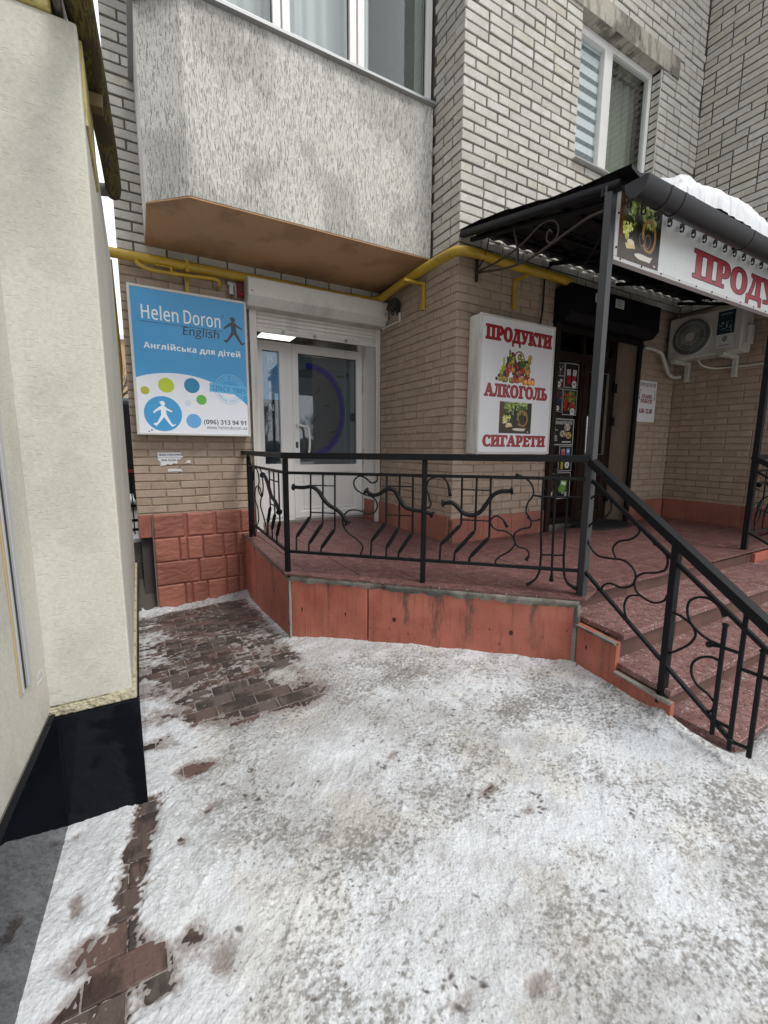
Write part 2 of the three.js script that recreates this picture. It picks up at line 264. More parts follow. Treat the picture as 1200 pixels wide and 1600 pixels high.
// plaster with grooves (bark-beetle render): colour darkened by dirt in balcony grooves, by painted crease shade on cream, same strokes as relief
function barkTex(W, H, n, vertical, base, dirt, amt) {
  const strokes = []; for (let i = 0; i < n; i++) strokes.push([rnd() * W, rnd() * H, vertical ? rr(6, 40) : rr(4, 20), vertical ? rr(1, 3.8) : rr(0.8, 2.2), rr(-0.16, 0.16), rnd()]);
  const draw = (bump) => (x) => {
    if (bump) { x.fillStyle = '#bbb'; x.fillRect(0, 0, W, H); } else {
      const id = x.createImageData(W, H);
      for (let j = 0, k = 0; j < H; j++) for (let i = 0; i < W; i++, k += 4) { const a = tf(i / W, j / H, 4, 4, 5), b = tf(i / W, j / H, 120, 120, 2), d = 1 - amt * sstep(0.48, 0.75, a) - 0.09 * (b - 0.5); id.data[k] = base[0] * d; id.data[k + 1] = base[1] * d; id.data[k + 2] = base[2] * (d - 0.01); id.data[k + 3] = 255; }
      x.putImageData(id, 0, 0);
    }
    x.lineCap = 'round';
    for (const [sx, sy, L, w, t, q] of strokes) {
      x.strokeStyle = bump ? `rgba(20,20,20,${0.35 + 0.6 * q})` : `rgba(${dirt},${vertical ? 0.08 + 0.5 * q * q : 0.03 + 0.16 * q * q})`; x.lineWidth = w;
      for (const ox of [0, -W, W]) for (const oy of [0, -H, H]) {
        if (sx + ox < -40 || sx + ox > W + 40 || sy + oy < -40 || sy + oy > H + 40) continue;
        x.beginPath(); const dx = vertical ? Math.sin(t) * L : Math.cos(t) * L, dy = vertical ? Math.cos(t) * L : Math.sin(t) * L;
        x.moveTo(sx + ox, sy + oy); x.quadraticCurveTo(sx + ox + dx * 0.5 + rr(-1, 1), sy + oy + dy * 0.5 + (q - 0.5) * 3, sx + ox + dx, sy + oy + dy); x.stroke();
      }
    }
  };
  return [canvasTex(W, H, draw(false)), canvasTex(W, H, draw(true), false)];
}
const [balMap, balBump] = barkTex(1024, 1024, 8500, true, [211, 209, 205], '92,88,84', 0.13);
const balMat = M(0xffffff, 0.95, { map: balMap, bumpMap: balBump, bumpScale: 0.004 });
const [balMap2] = barkTex(1024, 1024, 8000, true, [204, 202, 198], '80,75,70', 0.36);
{
  const b = grp('balcony', building, 'enclosed balcony with rough white plaster parapet and brown soffit');
  const y0 = 3.15, y1 = 4.415, out = [[0.168, ZD - 0.01], [0.168, -3.848], [0.434, -3.6], [2.503, -3.588]];
  const inn = [[0.29, ZD - 0.01], [0.29, -3.80], [0.49, -3.70], [2.503, -3.69]];
  const seg = (k) => boxUV(prism([out[k], out[k + 1], inn[k + 1], inn[k]].map(([x, z]) => [x, z]), y0 + 0.012, y1), 1.25);
  part('parapet', seg(2), balMat, b, 'rough white plaster front of balcony');
  part('parapet', seg(1), balMat, b, 'chamfered plaster corner of balcony');
  part('parapet', seg(0), balMat, b, 'rough plaster side of balcony');
  part('soffit', boxUV(prism([[0.17, ZD], [0.17, -3.845], [0.436, -3.604], [2.5, -3.592], [2.5, ZD]], y0, y0 + 0.011), 1), M([0.54, 0.335, 0.19], 0.85, { map: soilMap, bumpMap: fineBump, bumpScale: 0.001 }), b, 'brown painted underside of balcony');
  part('floor_slab', prism([[0.3, ZD], [0.3, -3.86], [0.5, -3.72], [2.5, -3.7], [2.5, ZD]], y0 + 0.013, 3.3), mortarGrey, b);
  const ledge = M([0.36, 0.37, 0.38], 0.45, { metalness: 0.4 });
  part('ledge', prism([[0.13, ZD], [0.13, -3.83], [0.415, -3.56], [2.51, -3.545], [2.51, -3.7], [0.49, -3.71], [0.3, -3.88], [0.3, ZD]], 4.416, 4.436), ledge, b, 'grey metal drip ledge');
  const zf = -3.62, top = 6.0;
  const frames = [[0.47, 1.135], [1.145, 1.76], [1.77, 2.50]];
  for (const [a, c] of frames) {
    part('window_frame', frameRect(a, c, 4.437, top, zf - 0.06, zf, 0.062), pvc, b);
    part('pane', bx(a + 0.06, c - 0.06, 4.495, top - 0.06, zf - 0.034, zf - 0.03, 0), glass, b);
    part('gasket', frameRect(a + 0.055, c - 0.055, 4.492, top - 0.055, zf - 0.04, zf - 0.0245, 0.012, 0.001), rubber, b);
  }
  const ang = Math.atan2(-3.848 + 3.6, 0.434 - 0.168);
  const cf = part('window_frame', frameRect(0, 0.34, 4.437, top, -0.06, 0, 0.05), pvc, b); at(cf, 0.19, 0, -3.875, Math.atan2(0.235, 0.25));
  part('roof_slab', prism([[0.13, ZD], [0.13, -3.83], [0.415, -3.56], [2.5, -3.545], [2.5, ZD]], top + 0.001, top + 0.2), mortarGrey, b);
  // curtains: thin folds
  const cg = new THREE.PlaneGeometry(1.55, 1.6, 160, 1), p = cg.attributes.position; for (let i = 0; i < p.count; i++) { const x = p.getX(i); p.setZ(i, 0.016 * Math.sin(x * 55 + 2 * Math.sin(x * 7)) + 0.01 * Math.sin(x * 23)); } cg.computeVertexNormals(); cg.translate(1.2, 5.2, -3.82);
  part('curtain', cg, M([0.56, 0.59, 0.6], 1, { side: THREE.DoubleSide }), b, 'white net curtain');
  part('inner_lining', boxUV(bx(2.36, 2.5, 4.44, 6, ZD + 0.02, -3.69, 0)), M([0.33, 0.36, 0.34], 0.9, { bumpMap: fineBump, bumpScale: 0.006 }), b, 'grey green rendered inner wall');
}

// ---------------------------------------------------------------- red plinth blocks under the blue sign
const redPaint = [[0.36, 0.135, 0.10], [0.34, 0.125, 0.095], [0.38, 0.145, 0.105]].map((c) => M(c, 0.62, { map: soilMap, bumpMap: fineBump, bumpScale: 0.001 }));
function rockTile(w, h, d) {
  const nx = Math.max(3, Math.round(w / 0.009)), ny = Math.max(3, Math.round(h / 0.009)), g = new THREE.BoxGeometry(w, h, d, nx, ny, 1), p = g.attributes.position, ox = rr(0, 90), oy = rr(0, 90);
  for (let i = 0; i < p.count; i++) if (p.getZ(i) > 0) {
    const x = p.getX(i), y = p.getY(i), e = Math.min(w / 2 - Math.abs(x), h / 2 - Math.abs(y));
    const r = Math.abs(fbm(ox + x * 9, oy + y * 17 + 2 * vn(ox + x * 7, oy), 4) - 0.5) * 2;
    const w1 = fbm(ox + x * 6, oy + y * 26 + 3 * vn(ox + x * 9, oy + 4), 3), cr = Math.pow(1 - Math.abs(w1 - 0.5) * 2, 6); p.setZ(i, d / 2 - 0.012 + Math.min(1, e / 0.005) * (0.007 + 0.005 * (1 - r)) - 0.005 * cr);
  }
  g.computeVertexNormals(); return boxUV2(g);
}
function boxUV2(g) { const p = g.attributes.position, uv = g.attributes.uv, o = rnd(); for (let i = 0; i < p.count; i++) uv.setXY(i, p.getX(i) + o, p.getY(i) + o); return g; }
{
  const pl = part('plinth', bx(0.077, 1.025, -0.35, 0.764, ZD - 0.05, ZD + 0.036, 0), M([0.30, 0.105, 0.08], 0.85), building, 'red painted rock faced plinth');
  const fx = (a) => 0.077 + (a - 283) / 782 * 0.945, rows = [
    [0.54, 0.765, [[283, 500], [525, 722], [745, 935], [943, 1065]]],
    [0.308, 0.533, [[283, 455], [462, 512], [519, 630], [637, 790], [797, 895], [902, 1065]]],
    [0.076, 0.301, [[283, 590], [600, 806], [813, 910], [917, 955], [962, 1065]]],
    [-0.30, 0.069, [[283, 478], [486, 530], [537, 650], [657, 803], [812, 905], [912, 955], [962, 1065]]]];
  for (const [a, b, xs] of rows) for (const [p, q] of xs) { const w = fx(q) - fx(p), h = b - a, t = part('stone', rockTile(w - 0.003, h + 0.002, 0.05), redPaint[Math.floor(rnd() * 3)], pl); t.position.set((fx(p) + fx(q)) / 2, (a + b) / 2, ZD + 0.032); }
  part('stone', bx(-0.04, 0.066, 0.55, 0.766, ZD - 0.05, ZD + 0.012), redPaint[1], pl, 'small smooth red end block');
  part('mortar_edge', bx(0.0665, 0.0765, -0.3, 0.766, ZD - 0.02, ZD + 0.03, 0), M([0.3, 0.29, 0.27], 0.95, { bumpMap: fineBump, bumpScale: 0.004 }), pl);
  part('foundation', bx(-0.03, 0.9, -0.4, 0.54, ZD - 0.3, ZD - 0.06, 0), M([0.06, 0.055, 0.05], 0.9), building);
}
// smooth red skirting slabs on the porch
{
  const sk = grp('skirting', building, 'smooth red skirting slabs along porch walls');
  const slab = (g) => part('slab', boxUV(g), redPaint[Math.floor(rnd() * 3)], sk);
  const y0 = PY - 0.02, y1 = 0.768, t = 0.022;
  for (let z = -4.57, k = 0; z < ZS - 0.05; z += 0.34, k++) slab(bx(XP - t - 0.001, XP - 0.001, y0, y1 - 0.004 * (k % 2), z, Math.min(z + 0.337, ZS + t)));
  for (let x = XP + 0.002; x < 3.8; x += 0.19) slab(bx(x, Math.min(x + 0.187, 3.825), y0, y1 - 0.02 + 0.003 * (x % 2), ZS + 0.001, ZS + t + 0.002));
  for (let x = 5.3; x < XW - 0.03; x += 0.36) slab(bx(x, Math.min(x + 0.356, XW - 0.003), y0, y1, ZS + 0.001, ZS + t));
  for (let z = ZS + t + 0.003; z < -0.4; z += 0.29) slab(bx(XW - t, XW - 0.001, y0, y1, z, z + 0.287));
  slab(bx(XP - 0.03, XP - 0.004, y0, y1, -4.93, -4.64)); slab(bx(1.03, 1.055, y0, y1, -4.93, -4.6));
}

// ---------------------------------------------------------------- white entrance door of the language school
const whiteMetal = M([0.66, 0.655, 0.635], 0.45, { map: soilMap });
const doorWhite = M([0.84, 0.84, 0.83], 0.3);
function letters(x, text, cx, y, size, fam = 'bold', face = 'sans-serif') { x.font = `${fam} ${size}px ${face}`; x.fillText(text, cx, y); }
function fitText(x, text, x0, x1, y, h, style, stroke, lw) { // text stretched to the given width and cap height
  x.save(); x.font = style.replace('#', '200'); x.textAlign = 'left'; x.textBaseline = 'alphabetic'; const w = x.measureText(text).width;
  x.translate(x0, y); x.scale((x1 - x0) / w, h / 143); if (stroke) { x.lineJoin = 'round'; x.lineWidth = lw; x.strokeStyle = stroke; x.strokeText(text, 0, 0); if (lw > 15) { x.lineWidth = lw - 12; x.strokeStyle = x.fillStyle; x.strokeText(text, 0, 0); } } x.fillText(text, 0, 0); x.restore();
}
function walker(x, cx, cy, h) { // walking person silhouette
  x.save(); x.translate(cx, cy); x.scale(h / 100, h / 100);
  x.beginPath(); x.ellipse(0, -41, 8.5, 8, 0, 0, 7); x.fill();
  x.beginPath(); x.ellipse(-3, -46, 9, 5, -0.3, 0, 7); x.fill();
  x.beginPath(); x.moveTo(-2, -34); x.lineTo(4, -34); x.quadraticCurveTo(14, -22, 34, -13); x.lineTo(33, -8); x.quadraticCurveTo(18, -12, 10, -18); x.lineTo(12, 2); x.lineTo(26, 32); x.lineTo(33, 42); x.lineTo(42, 38); x.lineTo(43, 42); x.lineTo(30, 50); x.lineTo(18, 36); x.lineTo(2, 12); x.lineTo(-16, 35); x.lineTo(-26, 46); x.lineTo(-24, 50); x.lineTo(-38, 40); x.lineTo(-34, 36); x.lineTo(-24, 34); x.lineTo(-8, 4); x.lineTo(-8, -17); x.quadraticCurveTo(-20, -14, -33, -2); x.lineTo(-37, -6); x.quadraticCurveTo(-20, -26, -2, -34); x.fill();
  x.restore();
}
{
  const d = grp('entrance_door', building, 'white plastic entrance door with dark glazed leaf and side light');
  const z = -4.985, y0 = PY + 0.02;
  part('frame', frameRect(1.13, 2.505, y0, 2.83, z - 0.07, z, 0.055), doorWhite, d);
  part('mullion', bx(1.505, 1.60, y0 + 0.05, 2.56, z - 0.071, z + 0.006), doorWhite, d);
  part('transom_bar', bx(1.18, 2.455, 2.535, 2.568, z - 0.069, z + 0.008), doorWhite, d);
  part('transom_pane', bx(1.185, 2.45, 2.568, 2.775, z - 0.034, z - 0.03, 0), glass, d);
  part('sash', frameRect(1.185, 1.51, y0 + 0.045, 2.535, z - 0.055, z + 0.016, 0.07), doorWhite, d);
  part('lower_panel', bx(1.25, 1.45, y0 + 0.1, 1.13, z - 0.03, z - 0.005), doorWhite, d);
  part('rail', bx(1.25, 1.45, 1.13, 1.215, z - 0.05, z + 0.014), doorWhite, d);
  part('leaf_frame', frameRect(1.585, 2.475, y0 + 0.03, 2.545, z - 0.05, z + 0.02, 0.075), doorWhite, d);
  part('rail', bx(1.655, 2.405, 1.11, 1.205, z - 0.045, z + 0.018), doorWhite, d);
  part('lower_panel', bx(1.655, 2.405, y0 + 0.1, 1.115, z - 0.03, z - 0.004), doorWhite, d);
  part('panel_bead', frameRect(1.70, 2.36, y0 + 0.13, 1.085, z - 0.01, z + 0.006, 0.018), doorWhite, d);
  part('threshold', bx(1.10, 2.51, PY - 0.02, y0 + 0.01, z - 0.08, z + 0.03), M([0.3, 0.28, 0.26], 0.5, { metalness: 0.5 }), d);
  // glazing: tinted panes with printed film behind the glass
  const ring = canvasTex(768, 1280, (x, W, H) => {
    x.fillStyle = '#78828c'; x.fillRect(0, 0, W, H); x.fillStyle = '#5e656c'; x.beginPath(); x.ellipse(150, 640, 410, 500, 0.05, 0, 7); x.fill();
    const g = [['#3432a0', 54, 0], ['#4a46a8', 26, 26], ['#6b8a2c', 16, 44], ['#5a2a55', 10, -36]];
    for (const [c, w, o] of g) { x.strokeStyle = c; x.lineWidth = w; x.beginPath(); x.ellipse(150, 640, 440 + o, 530 + o, 0.05, o > 30 ? -0.7 : -1.7, o > 30 ? 0.55 : 1.75); x.stroke(); }
    x.strokeStyle = '#16181a'; x.lineWidth = 10; x.lineCap = 'round';
    for (const [a, b, c, e, f, k] of [[90, 520, 140, 500, 180, 450], [80, 860, 190, 800, 250, 690], [420, 880, 470, 890, 510, 850], [350, 560, 380, 555, 420, 560], [240, 420, 270, 400, 280, 370]]) { x.beginPath(); x.moveTo(a, b); x.quadraticCurveTo(c, e, f, k); x.stroke(); }
    x.fillStyle = '#14171a'; walker(x, 660, 180, 78); x.textAlign = 'left'; letters(x, 'English', 500, 208, 36); x.fillStyle = '#50565e'; letters(x, 'Helen Doron', 395, 158, 40, 'normal');
  });
  const film = M(0xffffff, 0.85, { map: ring });
  const pf = new THREE.PlaneGeometry(0.75, 1.25); pf.translate(2.03, 1.83, z - 0.034); part('printed_film', pf, film, d, 'dark printed film with coloured rings');
  part('pane', bx(1.655, 2.405, 1.2, 2.475, z - 0.022, z - 0.018, 0), glassDark, d);
  const hel = canvasTex(160, 1000, (x, W, H) => {
    x.fillStyle = '#7cbcf0'; x.fillRect(0, 0, W, 420); x.fillStyle = '#2c3944'; x.fillRect(0, 420, W, H);  // blue sky and dark treeline reflection painted into the film colour
    x.fillStyle = '#dbe6f0'; x.textAlign = 'center'; 'HELEN'.split('').forEach((c, i) => letters(x, c, W * 0.5, 100 + i * 105, 82));
  });
  const ph = new THREE.PlaneGeometry(0.2, 1.26); ph.translate(1.352, 1.84, z - 0.034); part('printed_film', ph, M(0xffffff, 0.8, { map: hel }), d, 'film strip lettered HELEN with sky and treeline reflection painted in');
  part('pane', bx(1.25, 1.455, 1.21, 2.47, z - 0.022, z - 0.018, 0), glassDark, d);
  part('pane', bx(1.655, 2.405, 1.2, 2.475, z - 0.03, z - 0.027, 0), glass, d); part('pane', bx(1.25, 1.455, 1.21, 2.47, z - 0.03, z - 0.027, 0), glass, d);
  part('gasket', frameRect(1.65, 2.41, 1.198, 2.48, z - 0.03, z - 0.012, 0.014, 0.001), rubber, d);
  part('gasket', frameRect(1.247, 1.458, 1.206, 2.474, z - 0.03, z - 0.012, 0.012, 0.001), rubber, d);
  part('handle', sweep([[1.625, 1.66, z + 0.018], [1.625, 1.66, z + 0.06], [1.66, 1.655, z + 0.075], [1.735, 1.64, z + 0.075], [1.755, 1.60, z + 0.075], [1.755, 1.36, z + 0.075], [1.735, 1.315, z + 0.075], [1.66, 1.30, z + 0.075], [1.625, 1.295, z + 0.06], [1.625, 1.295, z + 0.018]], 0.0125, 10, 3), M([0.78, 0.78, 0.77], 0.25), d, 'white bow pull handle');
  part('lock', bx(1.61, 1.64, 1.40, 1.47, z + 0.018, z + 0.026), M([0.05, 0.05, 0.05], 0.4), d);
  part('door_closer_tag', bx(2.335, 2.375, 1.73, 1.83, z + 0.0, z + 0.012), M([0.03, 0.03, 0.035], 0.5), d);
  for (const y of [1.3, 2.18, 0.72]) part('hinge', merge([bx(2.478, 2.502, y - 0.1, y + 0.1, z + 0.012, z + 0.034), new THREE.CylinderGeometry(0.012, 0.012, 0.2, 10).translate(2.49, y, z + 0.036)]), M([0.62, 0.61, 0.59], 0.4), d);
  part('reveal_lining', bx(2.489, 2.512, 0.77, 2.83, z + 0.002, ZD - 0.06, 0), doorWhite, d, 'white lining beside door'); part('reveal_lining', bx(1.06, 1.10, 0.77, 2.83, z, ZD - 0.02, 0), doorWhite, d, 'white lining beside door');
  part('reveal_lining', bx(1.06, 2.51, 2.83, 2.85, z, ZD - 0.02, 0), doorWhite, d);
  // room lamp seen through the transom
  const lamp = thing('ceiling_lamp', 'lit white ceiling lamp panel inside beyond the white door', 'lamp', [1.92, 3.06, -6.7]);
  part('housing', bx(-0.27, 0.27, -0.012, 0.035, -0.19, 0.19), M([0.6, 0.6, 0.6], 0.5), lamp);
  part('diffuser', bx(-0.25, 0.25, -0.022, -0.013, -0.17, 0.17), M([0.9, 0.9, 0.9], 0.5, { emissive: lin(1, 0.98, 0.94), emissiveIntensity: 1.6 }), lamp);
  const ra = new THREE.RectAreaLight(0xfff8ee, 1.6, 0.5, 0.34); ra.position.set(0, -0.03, 0); ra.rotation.x = -Math.PI / 2; lamp.add(ra);
}
// roller shutter over it
{
  const r = thing('roller_shutter', 'off white roller shutter box and half lowered slats above white door', 'shutter', [0, 0, 0]);
  const y0 = 2.745, y1 = 2.985, z1 = ZD + 0.235, zb = ZD + 0.002;
  const s = new THREE.Shape(); s.moveTo(zb, y0); s.lineTo(z1 - 0.07, y0); s.lineTo(z1, y0 + 0.075); s.lineTo(z1, y1 - 0.012); s.lineTo(z1 - 0.012, y1); s.lineTo(zb, y1);
  const g = new THREE.ExtrudeGeometry(s, { depth: 1.5, bevelEnabled: false }); g.rotateY(-Math.PI / 2); g.translate(2.5, 0, 0); part('housing', boxUV(g), whiteMetal, r);
  part('end_cap', (() => { const e = new THREE.ExtrudeGeometry(s, { depth: 0.006, bevelEnabled: false }); e.rotateY(-Math.PI / 2); e.translate(0.999, 0, 0); return e; })(), M([0.5, 0.49, 0.46], 0.5), r);
  part('guide', bx(1.035, 1.105, PY, y0, ZD + 0.004, ZD + 0.05), whiteMetal, r); part('guide', bx(2.455, 2.508, PY, y0, ZD + 0.004, ZD + 0.05), whiteMetal, r);
  const sl = new THREE.Shape(); sl.moveTo(0, 0); sl.quadraticCurveTo(0.011, 0.004, 0.011, 0.02); sl.quadraticCurveTo(0.011, 0.034, 0, 0.0385); sl.lineTo(-0.003, 0.0385); sl.lineTo(-0.003, 0);
  const sg = new THREE.ExtrudeGeometry(sl, { depth: 1.365, bevelEnabled: false, curveSegments: 5 }); sg.rotateY(-Math.PI / 2); sg.translate(2.464, 0, ZD + 0.018);
  for (let k = 0; k < 5; k++) part('slat', sg, whiteMetal, r).position.y = 2.595 + k * 0.0395;
  const bar = part('bottom_bar', bx(1.1, 2.462, 2.548, 2.594, ZD + 0.008, ZD + 0.034), whiteMetal, r);
  for (const x of [1.38, 1.72, 2.08]) part('lock_knob', new THREE.CylinderGeometry(0.016, 0.018, 0.016, 14).rotateX(Math.PI / 2).translate(x, 2.572, ZD + 0.04), M([0.3, 0.29, 0.27], 0.4, { metalness: 0.6 }), bar);
  for (const x of [1.03, 2.47]) part('rivet', new THREE.SphereGeometry(0.007, 8, 6).translate(x, 2.86, z1), M([0.1, 0.1, 0.1], 0.5), r);
}

// ---------------------------------------------------------------- signs
function panelFace(name, w, h, tex, parent, z, label, rough = 0.35) { const g = new THREE.PlaneGeometry(w, h); g.translate(w / 2, h / 2, z); return part(name, g, M(0xffffff, rough, { map: tex }), parent, label); }
{
  const s = thing('advertising_sign', 'blue and white language school light sign with coloured dots on brick wall', 'sign', [0.003, 1.508, ZD + 0.012]);
  const W = 0.99, H = 1.272, alu = M([0.62, 0.61, 0.58], 0.4);
  part('housing', bx(0.01, W - 0.01, 0.01, H - 0.01, 0, 0.105), alu, s);
  part('frame', frameRect(0, W, 0, H, 0.06, 0.118, 0.022), alu, s);
  const tex = canvasTex(1000, 1285, (x, w, h) => {
    x.fillStyle = '#3f9dd6'; x.fillRect(0, 0, w, h);
    x.fillStyle = '#e9edf6'; x.beginPath(); x.moveTo(0, 0.615 * h); x.bezierCurveTo(0.2 * w, 0.548 * h, 0.45 * w, 0.555 * h, 0.62 * w, 0.60 * h); x.bezierCurveTo(0.8 * w, 0.645 * h, 0.93 * w, 0.715 * h, w, 0.775 * h); x.lineTo(w, h); x.lineTo(0, h); x.fill();
    const dot = (u, v, r, c) => { x.fillStyle = c; x.beginPath(); x.arc(u * w, v * h, r * w, 0, 7); x.fill(); };
    dot(0.07, 0.70, 0.037, '#b8b637'); dot(0.25, 0.655, 0.068, '#bccd2e'); dot(0.475, 0.645, 0.07, '#1f82ae'); dot(0.555, 0.745, 0.047, '#66b53e'); dot(0.43, 0.775, 0.028, '#d2e0ea'); dot(0.21, 0.86, 0.162, '#3f9dd6'); dot(0.475, 0.905, 0.068, '#69a9e2');
    x.fillStyle = '#f2f5fa'; walker(x, 0.21 * w, 0.862 * h, 235);
    x.fillStyle = '#23313c'; walker(x, 0.885 * w, 0.215 * h, 255);
    x.fillStyle = '#f4f7fb'; fitText(x, 'Helen', 0.072 * w, 0.40 * w, 0.205 * h, 118, 'normal #px sans-serif', '#f4f7fb', 2); fitText(x, 'Doron', 0.425 * w, 0.775 * w, 0.205 * h, 118, 'normal #px sans-serif', '#f4f7fb', 2);
    x.strokeStyle = '#1c3c55'; x.lineWidth = 5; x.beginPath(); x.moveTo(0.065 * w, 0.225 * h); x.lineTo(0.78 * w, 0.228 * h); x.stroke();
    x.save(); x.transform(1, 0, -0.12, 1, 40, 0); x.fillStyle = '#14222e'; fitText(x, 'English', 0.415 * w, 0.755 * w, 0.285 * h, 74, 'normal #px sans-serif', '#14222e', 3); x.restore();
    x.strokeStyle = '#24506e'; x.lineWidth = 2; x.beginPath(); x.arc(0.79 * w, 0.118 * h, 11, 0, 7); x.stroke(); x.fillStyle = '#24506e'; x.textAlign = 'center'; letters(x, 'R', 0.79 * w, 0.118 * h + 6, 16);
    x.fillStyle = '#f4f7fb'; fitText(x, 'Англійська для дітей', 0.085 * w, 0.95 * w, 0.405 * h, 52, 'bold #px sans-serif');
    // round stamp
    x.save(); x.translate(0.825 * w, 0.655 * h); x.strokeStyle = 'rgba(150,205,235,0.95)'; x.lineWidth = 5; x.beginPath(); x.arc(0, 0, 143, 0, 7); x.stroke(); x.lineWidth = 3; x.beginPath(); x.arc(0, 0, 92, 0, 7); x.stroke();
    x.fillStyle = 'rgba(140,195,228,0.95)'; const ring = (t, r, a0, st, flip) => { x.font = 'bold 30px sans-serif'; x.textAlign = 'center'; t.split('').forEach((c, i) => { x.save(); const a = a0 + (i - (t.length - 1) / 2) * st; x.rotate(flip ? -a : a); x.translate(0, flip ? r : -r); x.fillText(c, 0, 10); x.restore(); }); };
    ring('HELEN DORON', 117, 0, 0.235); ring('LEARNING EXCELLENCE', 117, 0, 0.14, true);
    x.rotate(0.06); x.fillStyle = '#5cb4e2'; x.fillRect(-190, -42, 366, 84); x.fillStyle = '#2f86bf'; x.textAlign = 'center'; fitText(x, 'SINCE 1985', -170, 160, 26, 50, 'bold #px sans-serif'); x.restore();
    x.fillStyle = '#1d2329'; fitText(x, '(096) 313 94 91', 0.565 * w, 0.985 * w, 0.925 * h, 44, 'bold #px sans-serif'); fitText(x, 'www.helendoron.ua', 0.59 * w, 0.985 * w, 0.962 * h, 32, 'normal #px sans-serif');
    for (let i = 0; i < 260; i++) { x.fillStyle = `rgba(60,55,45,${rr(0.02, 0.12)})`; x.beginPath(); x.arc(rnd() * w, rnd() * h, rr(0.5, 2.5), 0, 7); x.fill(); }
    x.fillStyle = 'rgba(50,40,30,.7)'; x.fillRect(0.075 * w, 0.985 * h, 14, 10); x.fillRect(0.1 * w, 0.972 * h, 9, 18);
  });
  panelFace('printed_face', W - 0.036, H - 0.036, tex, s, 0.112).position.set(0.018, 0.018, 0);
}
// still-life prints (generic wine, fruit and cheese)
function basket(x, w, h) {
  const blob = (u, v, r, c, ry = r) => { const g = x.createRadialGradient(u * w - r * 0.2 * w, v * h - r * 0.3 * w, r * w * 0.1, u * w, v * h, r * w * 1.05); g.addColorStop(0, c[0]); g.addColorStop(1, c[1]); x.fillStyle = g; x.beginPath(); x.ellipse(u * w, v * h, r * w, ry * w, 0, 0, 7); x.fill(); };
  const bottle = (u, v, bw, bh, c) => { x.fillStyle = c; x.beginPath(); x.roundRect((u - bw / 2) * w, (v - bh * 0.6) * h, bw * w, bh * 0.6 * h, bw * w * 0.35); x.fill(); x.fillRect((u - bw * 0.17) * w, (v - bh) * h, bw * 0.34 * w, bh * 0.5 * h); };
  bottle(0.3, 0.55, 0.1, 0.55, '#1c2216'); bottle(0.17, 0.85, 0.11, 0.6, '#a9b22a'); bottle(0.25, 0.7, 0.08, 0.5, '#33421c');
  x.strokeStyle = '#a0764a'; x.lineWidth = 0.03 * w; x.beginPath(); x.ellipse(0.53 * w, 0.32 * h, 0.13 * w, 0.3 * h, 0, Math.PI, 0); x.stroke();
  x.fillStyle = '#4a2c18'; x.beginPath(); x.moveTo(0.3 * w, 0.34 * h); x.lineTo(0.72 * w, 0.38 * h); x.lineTo(0.66 * w, 0.75 * h); x.lineTo(0.38 * w, 0.75 * h); x.fill();
  for (let i = 0; i < 60; i++) { const cs = [['#c8d060', '#6d7e20'], ['#5d7a30', '#2c3d14'], ['#d8c452', '#8a7420'], ['#8a2420', '#3c0f10']]; blob(rr(0.3, 0.8), rr(0.12, 0.5), rr(0.02, 0.05), cs[Math.floor(rnd() * 4)]); }
  for (let i = 0; i < 90; i++) { const v = rr(0.5, 0.95), sp = 0.2 + 0.3 * (v - 0.4) / 0.5, cs = [['#e0795a', '#8c2a20'], ['#e8b064', '#a8641c'], ['#d8443c', '#6e1418'], ['#b8c650', '#5d7420'], ['#f0964a', '#b8501c'], ['#6a2034', '#2a0a14']]; blob(0.5 + rr(-sp, sp), v, rr(0.022, 0.055), cs[Math.floor(rnd() * 6)]); }
  for (const u of [0.72, 0.82, 0.9]) { blob(u, 0.92, 0.05, ['#ffd08a', '#e8842a']); }
}
